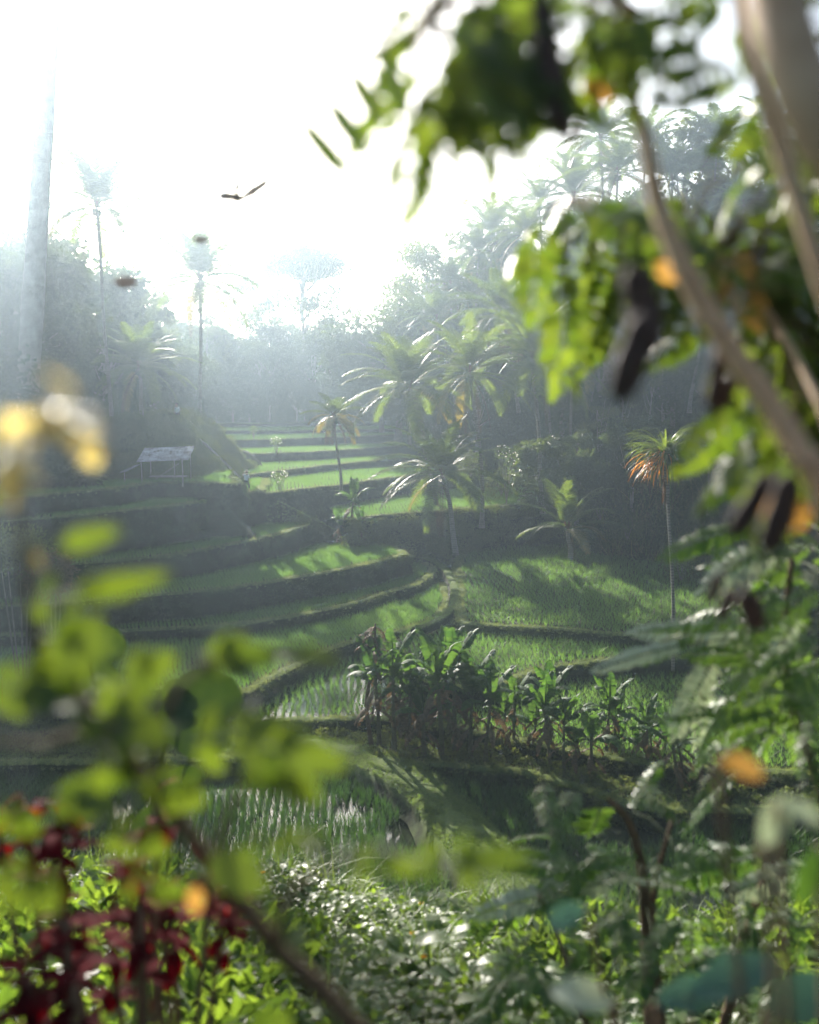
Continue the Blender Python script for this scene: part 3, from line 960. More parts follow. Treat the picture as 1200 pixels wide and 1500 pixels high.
def palm(base, top, label, crown=None, sc=1.0, r=.16, group=None, bend=.5, nuts=True, name='coconut_palm', rz=None, bark='palm_bark'):
    base, top = Vector(base), Vector(top)
    e = empty(name, base)
    tag(e, label, 'palm tree', group)
    rel = top - base
    pts = []
    for i in range(11):
        t = i / 10
        h = rel * t
        off = Vector((rel.x, rel.y, 0)) * (t ** 1.6 - t) * bend * 1.2 + Vector((sin(t * 5 + base.x), cos(t * 4 + base.y), 0)) * .12 * sin(pi * t)
        pts.append(h + off)
    m = MB()
    m.tube(spline(pts, .35 if rel.length < 16 else .6), 1, 9) if False else None
    sp = spline(pts, .4)
    k = len(sp)
    m.tube(sp, [r * (1.0 - .38 * i / k + .55 * math.exp(-i * .4 / .6)) * (1 + (.05 if r < .5 else .012) * ((i % 2) * 2 - 1) + .04 * sin(i * .31) * sin(i * .13)) for i in range(k)], 9)
    m.build('trunk', M[bark], e)
    c = crown or random.choice(CROWN)
    child('crown', c, e, rel, random.uniform(0, 6.3) if rz is None else rz, sc, (random.uniform(-.08, .08), random.uniform(-.08, .08)))
    if nuts: child('coconut_cluster', NUTS, e, rel, random.uniform(0, 6), sc)
    return e


def gz(x, y): return float(terrain_z(np.array([x]), np.array([y]))[0])


def palm_px(bx, by, tx, ty, d, label, zb=None, **kw):
    b_ = at_d(bx, by, d)
    t_ = at_d(tx, ty, d + kw.pop('dd', 0))
    if zb is not None: b_.z = zb
    b_.z -= .3
    return palm(b_, t_, label, **kw)


palm_px(295, 655, 293, 412, 101, 'tall slim coconut palm standing alone above the hazy terraces behind the shelter', sc=1.15, r=.22, crown=CROWN[2])
palm_px(166, 655, 142, 305, 78, 'very tall pale coconut palm fading into the bright haze at the left', sc=.85, r=.17, crown=CROWN[2])
palm_px(212, 630, 203, 540, 84, 'short wide coconut palm on the mound, left of the lone tall palm', sc=.82, r=.2, crown=CROWN[0])
palm_px(500, 704, 490, 612, 79.5, 'small palm with drooping yellow fronds and hanging dead skirt on the lit terrace', crown=CROWN_DROOP, sc=.85, r=.12, bend=.2, zb=-6.9)
palm_px(640, 742, 600, 570, 82, 'large coconut palm with silvery fronds, left of the three grouped palms', sc=1.0, r=.17, crown=CROWN[2], zb=-8.6)
palm_px(668, 818, 648, 697, 77.2, 'front coconut palm leaning left over the edge of the wide field', sc=.98, r=.24, crown=CROWN[0], zb=-12.0, bend=.9)
palm_px(706, 768, 688, 548, 79.5, 'tall coconut palm with a curved foot on the dark bank, middle of the group', sc=1.02, r=.18, crown=CROWN[3], bend=1.2)
palm_px(795, 742, 779, 528, 82, 'tall coconut palm with green and gold fronds, right of the three grouped palms', sc=1.1, r=.2, crown=CROWN[2], bend=.3, zb=-8.8)
palm_px(836, 812, 832, 778, 74, 'young trunkless coconut palm at the far corner of the wide field', crown=CROWN_YOUNG, sc=.92, r=.22, nuts=False, zb=-11.9)
palm_px(1010, 600, 1030, 478, 84, 'coconut palm with orange lower fronds on the slope behind the tan branch', sc=.85, r=.16, crown=CROWN[1])
palm_px(760, 600, 735, 462, 96, 'coconut palm just above and behind the grouped palms', sc=1.05, r=.17, crown=CROWN[1])

# big trunk at the far left, its crown above the picture
tb = at_d(32, 720, 68); tt = at_d(96, -400, 72)
tb.z = gz(tb.x, tb.y) - .3
palm(tb, tt, 'thick rough palm trunk rising past the top of the picture at far left', sc=1.3, r=.82, bend=.1, crown=CROWN[2], bark='bark_pale')

HP = [(880, 205, 118), (905, 255, 110), (790, 300, 126), (770, 345, 118), (700, 372, 128), (660, 418, 126), (735, 412, 116), (815, 392, 108), (860, 345, 112), (690, 455, 110), (640, 468, 116), (800, 455, 98),
      (870, 420, 98), (930, 330, 104), (985, 265, 108), (1050, 215, 110), (1090, 300, 100), (1130, 190, 112), (840, 290, 122), (720, 345, 132), (760, 480, 100), (960, 430, 92), (1010, 370, 96), (1080, 400, 92), (1150, 330, 96),
      (905, 485, 90), (610, 470, 124), (945, 215, 120), (1165, 460, 84), (840, 500, 88)]
SKY = {0: 'dark coconut palm breaking the skyline left of the tan branch', 2: 'spiky coconut palm on the skyline at the left end of the hill crest', 4: 'coconut palm on the lower skyline above the hazy valley',
       15: 'coconut palm on the highest skyline behind the overhanging branches', 17: 'coconut palm at the top right skyline beside the thick blurred trunk', 27: 'skyline coconut palm just right of the dark one'}
for i, (px, py, d) in enumerate(HP):
    if i in (6, 9, 20): continue
    t_ = at_d(px, py, d)
    x, y = t_.x + random.uniform(-1.2, 1.2), t_.y + random.uniform(-1, 1)
    zb = gz(x, y) - .3
    if t_.z - zb < 4: zb = t_.z - 4
    if t_.z - zb > 24: zb = t_.z - 24
    palm((x, y, zb), t_, SKY.get(i, 'coconut palm among the dense trees of the hazy right hillside'), sc=random.uniform(.82, 1.08), r=.16, group='coconut palms on the right hillside', bend=.5)


# ------------------------------------------------------------------ broadleaf trees
def tree_meshes(seed, H, cw, ch, ncl, nleaf, ls, trunkr, base=.45, flat=0.0):
    random.seed(seed)
    r = np.random.default_rng(seed)
    t, c = MB(), MB()
    top = Vector((random.uniform(-.6, .6), random.uniform(-.6, .6), H * .8))
    tp = [Vector((0, 0, -.5)), Vector((random.uniform(-.2, .2), random.uniform(-.2, .2), H * .25)), top * .62 + Vector((0, 0, H * .05)), top]
    sp = spline(tp, H / 14)
    t.tube(sp, [trunkr * (1 - .75 * i / len(sp)) + trunkr * .5 * math.exp(-i) for i in range(len(sp))], 8)
    cz = H - ch / 2
    for k in range(ncl):
        while True:
            q = r.uniform(-1, 1, 3)
            if .25 < np.linalg.norm(q) < 1: break
        if flat: q[2] = abs(q[2]) * (1 - flat) + flat * .5
        q *= .86 + .2 * r.random()
        p = Vector((q[0] * cw / 2, q[1] * cw / 2, cz + q[2] * ch / 2))
        st = sp[min(len(sp) - 1, int(len(sp) * random.uniform(base, .95)))]
        mid = st.lerp(p, .5) + Vector((0, 0, -.06 * (p - st).length))
        bp = spline([st, mid, p], .8)
        t.tube(bp, [max(.02, trunkr * .32 * (1 - .85 * i / len(bp))) for i in range(len(bp))], 5, 0, False)
        nn = int(nleaf / ncl * r.uniform(.5, 1.5))
        rad = cw * r.uniform(.12, .20)
        g = r.normal(0, 1, (nn, 3)); g /= np.linalg.norm(g, axis=1, keepdims=True)
        g *= (rad * r.uniform(.15, 1, (nn, 1)) ** .55) * np.array([1, 1, .62])
        C = np.array(p) + g
        A = g / rad + r.normal(0, .6, (nn, 3)) + np.array([0, 0, -.35])
        Nn = r.normal(0, .5, (nn, 3)) + np.array([0, 0, 1.0])
        c.leaves(C, A, Nn, ls * r.uniform(.6, 1.35, nn), ls * .55 * r.uniform(.7, 1.2, nn))
    return t, c


def tree_kind(seed, mat, *a, **k):
    t, c = tree_meshes(seed, *a, **k)
    return t.mesh('trunk', M['bark_pale' if seed % 2 else 'bark']), c.mesh('crown', M[mat])


TK = {'round': tree_kind(11, 'tree_a', 14, 10, 9, 26, 5200, .56, .28), 'tall': tree_kind(12, 'tree_b', 18, 8, 10, 24, 4600, .52, .26, base=.5), 'loose': tree_kind(13, 'tree_b', 16, 9, 8, 18, 2400, .42, .2, base=.4),
      'dense': tree_kind(14, 'tree_a', 12, 11, 10, 30, 6500, .58, .3, base=.3), 'dome': tree_kind(15, 'tree_a', 26, 12.5, 9.5, 40, 8000, .5, .36, base=.55, flat=.25), 'slim': tree_kind(17, 'tree_b', 15, 4.5, 7, 12, 1800, .28, .12, base=.5)}


def tree(kind, x, y, label, H=1.0, group=None, zb=None, name='broadleaf_tree'):
    z = gz(x, y) - .2 if zb is None else zb
    e = empty(name, (x, y, z), random.uniform(0, 6.3))
    tag(e, label, 'tree', group)
    t, c = TK[kind]
    child('trunk', t, e, sc=H); child('crown', c, e, sc=H)
    return e


def tree_top(kind, px, py, d, label, H0, **k):
    """tree whose top reaches the picture point at distance d"""
    p = at_d(px, py, d); z = gz(p.x, p.y) - .2
    h = max(5, p.z - z)
    hs = {'round': 14, 'tall': 18, 'loose': 16, 'dense': 12, 'dome': 26, 'slim': 15}[kind]
    return tree(kind, p.x, p.y, label, h / hs, zb=z, **k)


tree_top('dome', 443, 356, 158, 'rounded tall tree with a domed crown above the hazy forest', 0, group=None)
tree_top('loose', 482, 410, 154, 'thin open tree just right of the domed tree', 0)
tree_top('loose', 385, 385, 165, 'wispy open tree just left of the domed tree', 0)
tree_top('dense', 582, 425, 126, 'dark rounded tree at the low notch in the skyline', 0)
tree_top('loose', 612, 366, 130, 'open crowned tree where the hillside skyline begins to climb', 0)
tree_top('loose', 655, 328, 130, 'thin branching tree on the hill skyline above the palms', 0)
tree_top('tall', 1000, 190, 112, 'leafy skyline tree right of the tan branch', 0)
BF = 'pale trees of the forest closing the valley'
for i in range(26):
    px = 150 + i * 17 + random.uniform(-6, 6)
    py = 478 + random.uniform(-14, 16) - (12 if px < 260 else 0)
    tree_top(random.choice(['round', 'dense', 'tall', 'round']), px, py, random.uniform(150, 172), 'pale blue tree in the haze of the forest closing the valley', 0, group=BF)
for i in range(12):
    px = 230 + i * 28 + random.uniform(-8, 8)
    tree_top(random.choice(['dense', 'round']), px, 545 + random.uniform(-15, 15), random.uniform(147, 152), 'pale blue tree in the haze of the forest closing the valley', 0, group=BF)
LF = 'hazy trees at the left of the valley'
LT = [(-40, 300, 80), (20, 320, 88), (60, 330, 96), (95, 350, 104), (130, 385, 108), (170, 420, 112), (215, 432, 118), (20, 400, 74), (80, 430, 92), (110, 460, 98), (150, 470, 92), (185, 500, 108), (225, 480, 122), (-60, 420, 70), (60, 500, 80),
      (10, 520, 72), (110, 540, 86), (150, 560, 96), (250, 470, 130), (-20, 600, 62), (90, 590, 76), (30, 620, 66)]
for i, (px, py, d) in enumerate(LT):
    tree_top(random.choice(['round', 'dense', 'tall', 'round']), px, py, d, 'bluish tree in the bright haze on the left hillside', 0, group=LF)
RT = [(560, 470, 132, 'dense'), (600, 540, 122, 'round'), (640, 580, 108, 'round'), (675, 420, 132, 'round'), (715, 395, 138, 'tall'), (760, 330, 134, 'round'), (830, 345, 124, 'dense'), (870, 300, 126, 'tall'), (930, 260, 126, 'round'),
      (1040, 245, 118, 'dense'), (1100, 230, 116, 'round'), (1170, 215, 112, 'tall'), (700, 500, 108, 'round'), (825, 430, 104, 'round'), (880, 450, 98, 'dense'), (900, 390, 106, 'tall'), (950, 350, 106, 'dense'),
      (1000, 340, 102, 'round'), (1060, 350, 100, 'tall'), (1120, 300, 100, 'dense'), (1180, 360, 92, 'round'), (880, 560, 84, 'slim'), (915, 520, 88, 'slim'), (955, 500, 88, 'slim'), (990, 470, 90, 'dense'), (1050, 470, 86, 'slim'),
      (1100, 450, 84, 'round'), (1160, 480, 78, 'dense'), (850, 610, 82, 'dense'), (930, 600, 80, 'round'), (1040, 600, 76, 'slim'), (1120, 580, 70, 'round'), (1180, 600, 66, 'dense')]
for px, py, d, kd in RT:
    tree_top(kd, px, py, d, {'slim': 'slender pale stemmed tree in the shade of the right hillside'}.get(kd, 'dark leafy tree among the palms of the right hillside'), 0,
             group='slender trees low on the right hillside' if kd == 'slim' else 'leafy trees on the right hillside')
# bushes by the palms and the field
for (px, py, d, h, lab) in [(735, 672, 86, 2.9, 'pale flowering bush between the middle and right grouped palms'), (690, 655, 90, 2.4, 'round dark bush behind the middle grouped palm'), (880, 705, 80, 3, 'grey green bush beyond the young palm'),
                            (920, 740, 74, 2.4, 'leafy bush between the young palm and the strap leaved palm'), (1000, 800, 66, 2.2, 'sprawling bush at the right corner of the wide field'), (1090, 820, 60, 2.6, 'shaded bush right of the strap leaved palm')]:
    p = at_d(px, py, d); z = gz(p.x, p.y)
    e = empty('bush', (p.x, p.y, max(z, p.z - h)))
    tag(e, lab, 'bush')
    b = MB()
    bush_blob(b, h * .6, 900, .2); b.build('foliage', M['tree_b'], e)
    s = MB()
    for k in range(6):
        a = k * 1.1; s.tube([(0, 0, -.3), (cos(a) * h * .2, sin(a) * h * .2, h * .5)], [.04, .015], 5)
    s.build('stem', M['bark'], e)

# ------------------------------------------------------------------ strap-leaved palm
pb = at_d(986, 985, 46.5); pb.z = -12.55
pt = at_d(975, 668, 46.5)
e = empty('strap_leaved_palm', pb)
tag(e, 'slim ringed palm with a mop of strap leaves, green above and orange below', 'palm tree')
m = MB(); rel = pt - pb
sp = spline([Vector((0, 0, -.2)), rel * .35 + Vector((.12, 0, 0)), rel * .7 + Vector((.05, 0, 0)), rel], .25)
m.tube(sp, [.085 - .02 * i / len(sp) + (.04 if i > len(sp) - 9 else 0) for i in range(len(sp))], 9)
m.build('trunk', M['palm_bark'], e)
m = MB()
for i in range(420):
    u = random.random() ** .8
    az = random.uniform(0, 2 * pi)
    el = 1.5 - 2.0 * u
    L = random.uniform(1.3, 2.25) * (1 if u < .8 else .8)
    left = -cos(az) + .35 * random.uniform(-1, 1)
    mi = 1 if (u > .62 and left > .05 and random.random() < .8) else 0
    segs, p, V, a = 6, rel + Vector((cos(az) * .15, sin(az) * .15, random.uniform(-.35, .35))), [], el
    side = Vector((-sin(az), cos(az), 0)) * (.026 + .012 * random.random())
    for k in range(segs + 1):
        t = k / segs
        w = (1 - t ** 3) * (0.6 + .8 * min(1, t * 3))
        V += [p + side * w, p + Vector((0, 0, -.012)), p - side * w]
        a -= (1.25 + .5 * (1 - u)) / segs * (.4 + 1.2 * t) * random.uniform(.8, 1.2)
        a = max(a, -1.5)
        p = p + Vector((cos(az) * cos(a), sin(az) * cos(a), sin(a))) * (L / segs)
    m.add(V, [(k * 3 + j, k * 3 + j + 1, k * 3 + j + 4, k * 3 + j + 3) for k in range(segs) for j in (0, 1)], mi)
m.build('crown', [M['palm'], M['strap_orange']], e)
m = MB()
for i in range(26):
    az = random.uniform(0, 6.3); q = rel + Vector((0, 0, -.9 - random.random() * 1.0))
    m.oval(q, (cos(az) * .4, sin(az) * .4, -1), (cos(az), sin(az), .4), random.uniform(.4, .8), .10, 0, 5, .2, .6)
m.build('dead_leaf_skirt', M['palm_dead'], e)


# ------------------------------------------------------------------ banana plants
def banana_leaf(b, base, az, el, L, Wd, droop, mi=0, tear=.5, roll=0.0):
    segs = 22
    P, d = [Vector(base)], Vector((cos(az), sin(az), 0))
    ang = []
    for i in range(segs):
        a = el - droop * ((i + .5) / segs) ** 1.6
        ang.append(a)
        P.append(P[-1] + (d * cos(a) + Vector((0, 0, sin(a)))) * (L / segs))
    b.tube(P, [.028 * (1 - .85 * i / segs) for i in range(segs + 1)], 4, mi, False)
    side0 = Vector((-sin(az), cos(az), 0))
    st = int(segs * .16)
    for sg in (1, -1):
        hang = random.uniform(.15, .4)
        for i in range(st, segs):
            t0, t1 = (i - st) / (segs - st), (i + 1 - st) / (segs - st)
            w0, w1 = [Wd * .5 * (sin(pi * min(1, (t * .93 + .07))) ** .5) for t in (t0, t1)]
            up = Vector((-cos(az) * sin(ang[i]), -sin(az) * sin(ang[i]), cos(ang[i])))
            if random.random() < tear: hang = random.uniform(.0, .75)
            g = .06 * (L / segs) if random.random() < tear else 0
            V = []
            for (pp, w, gg) in ((P[i], w0, g), (P[i + 1], w1, -g)):
                fwd = (P[i + 1] - P[i]).normalized()
                o1 = side0 * sg * w * .5 + up * (w * (.30 - hang * .35) + roll * w)
                o2 = side0 * sg * w * (1 - hang * .18) + up * (w * (.24 - hang * 1.1) + roll * w * 1.6)
                V += [pp.copy(), pp + o1 + fwd * gg * .4, pp + o2 + fwd * (gg + w * .10)]
            b.add(V, [(0, 1, 4, 3), (1, 2, 5, 4)], mi)


def banana_mesh(seed, h, n, L):
    random.seed(seed)
    s, lv, dr = MB(), MB(), MB()
    lean = Vector((random.uniform(-.35, .35), random.uniform(-.3, .3), h))
    sp = spline([Vector((0, 0, -.15)), lean * .5 + Vector((.03, 0, 0)), lean], .2)
    s.tube(sp, [.098 - .05 * i / len(sp) + .04 * math.exp(-i * .7) for i in range(len(sp))], 10)
    for i in range(n):
        az = i * 2.4 + random.uniform(-.4, .4)
        u = i / (n - 1)
        banana_leaf(lv, lean + Vector((cos(az) * .03, sin(az) * .03, -.12 * u)), az, 1.48 - .75 * u + random.uniform(-.12, .12), L * random.uniform(.75, 1.1), random.uniform(.48, .68), .35 + 1.15 * u + random.uniform(-.2, .45), 0, random.uniform(.25, .8))
    # furled new leaf
    lv.tube([lean, lean + Vector((.05, 0, .9)), lean + Vector((.1, .03, 1.5))], [.04, .035, .005], 6)
    for i in range(6):
        az = random.uniform(0, 6.3)
        banana_leaf(dr, lean + Vector((cos(az) * .06, sin(az) * .06, -.2 - .2 * i)), az, -.4, L * .6, .3, .95, 0, .8)
    return s.mesh('pseudostem', M['banana_stem']), lv.mesh('leaves', M['banana']), dr.mesh('dry_leaves', M['banana_dry'])


BAN = [banana_mesh(31, 2.2, 6, 2.0), banana_mesh(32, 2.7, 7, 2.1), banana_mesh(33, 1.6, 5, 1.8), banana_mesh(34, 2.5, 6, 1.9), banana_mesh(35, 1.2, 4, 1.7)]


def banana(x, y, z, label, sc, k, group=None, rz=None):
    e = empty('banana_plant', (x, y, z), random.uniform(0, 6.3) if rz is None else rz)
    e.scale = (sc, sc, sc)
    tag(e, label, 'banana plant', group)
    for nm, me in zip(('pseudostem', 'leaves', 'dry_leaves'), BAN[k]): child(nm, me, e)
    return e


GB, GR = 'banana plants of the big clump', 'banana plants of the long row'
for i, (px, py, sc, lab) in enumerate([(556, 1092, 1.02, 'leaning banana plant at the left edge of the big clump'), (578, 1100, 1.1, None), (600, 1098, .95, None), (622, 1106, 1.05, None), (648, 1110, 1.18, 'tallest banana plant with upright bright leaves in the big clump'),
                                       (668, 1104, 1.12, None), (690, 1112, 1.05, None), (710, 1116, .9, 'banana plant at the right edge of the big clump'), (610, 1085, 1.0, None), (660, 1085, 1.05, None), (585, 1080, .85, None), (634, 1075, 1.1, None)]):
    p = at_z(px, py, -13.6)
    banana(p.x, p.y, -13.62, lab or 'broad leaved banana plant crowded inside the big clump by the pond', sc * .97, [0, 1, 3, 2][i % 4] if lab is None else 1, GB)
for i, px in enumerate(range(742, 1060, 17)):
    p = at_z(px + random.uniform(-12, 12), 1112 + (px - 740) * .14 + random.uniform(-24, 14), -13.62)
    lab = {0: 'shorter banana plant at the left end of the long row'}.get(i, 'shaded banana plant in the long row behind the right pond')
    banana(p.x, p.y, -13.62, lab, random.uniform(.46, .84), random.randrange(5), GR)
for (px, py, sc, lab) in [(512, 786, 1.0, 'taller banana plant of the small far clump in the gully'), (528, 790, .85, 'right banana plant of the small far clump in the gully'), (498, 790, .8, 'left banana plant of the small far clump in the gully')]:
    p = at_d(px, py, 73); banana(p.x, p.y, max(gz(p.x, p.y), p.z) - .1, lab, sc, 1 if sc > .9 else 2, 'small far banana clump')

# dark dry stalk plant beside the big clump
p = at_z(545, 1095, -13.62)
e = empty('withered_banana_plant', p); tag(e, 'withered dark banana plant with hanging leaves at the left of the big clump', 'banana plant')
m = MB(); sp = spline([Vector((0, 0, -.1)), Vector((-.2, 0, 1.8)), Vector((.1, .1, 3.6)), Vector((.15, .1, 5.0))], .3)
m.tube(sp, [.11 - .08 * i / len(sp) for i in range(len(sp))], 8)
m.build('pseudostem', M['banana_dry'], e)
m = MB()
for i in range(14):
    az = random.uniform(0, 6.3); z = random.uniform(3.0, 4.9)
    banana_leaf(m, (.1, .1, z), az, random.uniform(-.7, .5), random.uniform(.6, 1.2), .22, 1.1, 0, .9)
m.build('dry_leaves', M['banana_dry'], e)
e2 = at_z(518, 1108, -13.62)

# small plants on terraces
def small_shrub(px, py, d, h, label, mat, fl=True, slim=False):
    p = at_d(px, py, d)
    e = empty('small_shrub', p); tag(e, label, 'shrub')
    s = MB(); b = MB(); f = MB()
    for k in range(7):
        a = k * .9; rr = h * (.12 if slim else .28); zz = h * random.uniform(.55, .95)
        q = Vector((cos(a) * rr, sin(a) * rr, zz))
        s.tube([(0, 0, -.2), q * .5 + Vector((0, 0, .05)), q], [.025, .018, .008], 5)
        n_ = 26
        g = rng.normal(0, 1, (n_, 3)); g *= h * .10 / np.linalg.norm(g, axis=1, keepdims=True)
        b.leaves(np.array(q) + g, g + rng.normal(0, .05, (n_, 3)), rng.normal(0, 1, (n_, 3)) + [0, 0, 1], .17, .08)
        if fl and k % 2 == 0:
            g = rng.normal(0, 1, (12, 3)); g *= h * .09 / np.linalg.norm(g, axis=1, keepdims=True)
            f.leaves(np.array(q) + g + [0, 0, .08], g, rng.normal(0, 1, (12, 3)), .14, .12)
    s.build('stem', M['bark_pale'], e); b.build('foliage', M[mat], e)
    if fl: f.build('blossom', M['white_flower'], e)
    return e


small_shrub(410, 722, 77.5, 1.6, 'flowering shrub on the path rim just right of the farmer', 'grass')
small_shrub(405, 664, 101, 1.5, 'small lit shrub on the rim of the third hazy terrace', 'grass')
small_shrub(372, 645, 112, 1.6, 'faint slim shrub on the fourth hazy terrace', 'grass', False, True)
small_shrub(742, 735, 78, 4.2, 'tall thin sunlit sapling on the bank right of the middle palms', 'grass', True, True)
small_shrub(245, 640, 84, 1.8, 'pale shrub at the top of the mound left of the white clad worker', 'grass')
small_shrub(272, 642, 85, 1.5, 'low flowering shrub at the right end of the mound top', 'grass')
small_shrub(145, 752, 64, 1.7, 'dark spiky shrub on the bank below the shelter', 'tree_b', False, True)

# ------------------------------------------------------------------ open shelter
hb = at_z(245, 707, -5.5)
hb.z = -5.5
e = empty('open_shelter', hb, radians(-4)); tag(e, 'small open sided shelter with a grey sheet roof on thin posts', 'shelter')
rt = MB(); sx, ang = 3.6, radians(26)
V = []
nx = 30
for iy, (yy, zz) in enumerate(((-1.25, 1.52), (.9, 2.35))):
    for i in range(nx + 1):
        V.append((-sx / 2 + sx * i / nx + (.16 * iy - .1) * -1, yy, zz + .03 * ((i % 2) * 2 - 1) + .16 * i / nx))
rt.add(V, [(i, i + 1, nx + 2 + i, nx + 1 + i) for i in range(nx)], 0, False)
rt.add([(v[0], v[1], v[2] - .015) for v in V], [(i, nx + 1 + i, nx + 2 + i, i + 1) for i in range(nx)], 0, False)
rt.build('roof', M['roof'], e)
for (x, y, h) in ((-1.45, -1.0, 1.6), (1.4, -1.0, 1.72), (-1.4, .75, 2.24), (1.45, .75, 2.36), (.3, .75, 2.28)):
    m = MB(); m.tube([(x, y, -.2), (x + .02, y, h * .5), (x - .01, y, h)], [.05, .045, .045], 6); m.build('post', M['wood'], e)
m = MB()
m.tube([(-1.75, -1.0, 1.5), (1.75, -1.0, 1.66)], .035, 5); m.tube([(-1.75, .75, 2.2), (1.75, .75, 2.3)], .035, 5)
m.build('roof_beam', M['wood'], e)
m = MB(); m.tube([(-.6, -.6, .3), (.7, .5, 1.3)], .025, 5); m.build('brace', M['wood'], e)
m = MB(); m.box((-2.35, -.7, 1.02), (1.1, 1.3, .03), Matrix.Rotation(-.45, 3, 'Y')); m.build('lean_to_roof', M['roof'], e)
m = MB(); m.tube([(-2.6, -1.1, -.2), (-2.6, -1.1, .8)], .035, 5); m.build('post', M['wood'], e)
m = MB(); m.box((0, .3, .42), (2.4, 1.1, .06)); m.build('bench_platform', M['wood'], e)
# bamboo pole slanting down the mound
a_, b_ = at_d(268, 628, 82), at_d(352, 702, 79)
m = MB(); m.tube(spline([a_ + Vector((0, 0, .25)), (a_ + b_) / 2 + Vector((0, 0, .35)), b_ + Vector((0, 0, .1))], .5), .09, 7)
tag(m.build('bamboo_pole', M['wood']), 'long bamboo pipe slanting down the mound right of the shelter', 'pole')


# ------------------------------------------------------------------ people
def skin_mesh(name, joints, edges, mats, levels=2):
    me = bpy.data.meshes.new(name)
    ks = list(joints)
    me.from_pydata([joints[k][0] for k in ks], [(ks.index(a), ks.index(b)) for a, b in edges], [])
    o = bpy.data.objects.new(name, me); COL.objects.link(o)
    md = o.modifiers.new('skin', 'SKIN'); md.use_smooth_shade = True
    for i, k in enumerate(ks):
        r = joints[k][1]
        me.skin_vertices[0].data[i].radius = r if isinstance(r, tuple) else (r, r)
        me.skin_vertices[0].data[i].use_root = (i == 0)
    ss = o.modifiers.new('sub', 'SUBSURF'); ss.levels = ss.render_levels = levels
    bpy.context.view_layer.update()
    ev = o.evaluated_get(bpy.context.evaluated_depsgraph_get())
    out = bpy.data.meshes.new_from_object(ev)
    out.name = name
    bpy.data.objects.remove(o)
    for m_ in mats: out.materials.append(m_)
    for p_ in out.polygons: p_.use_smooth = True
    return out


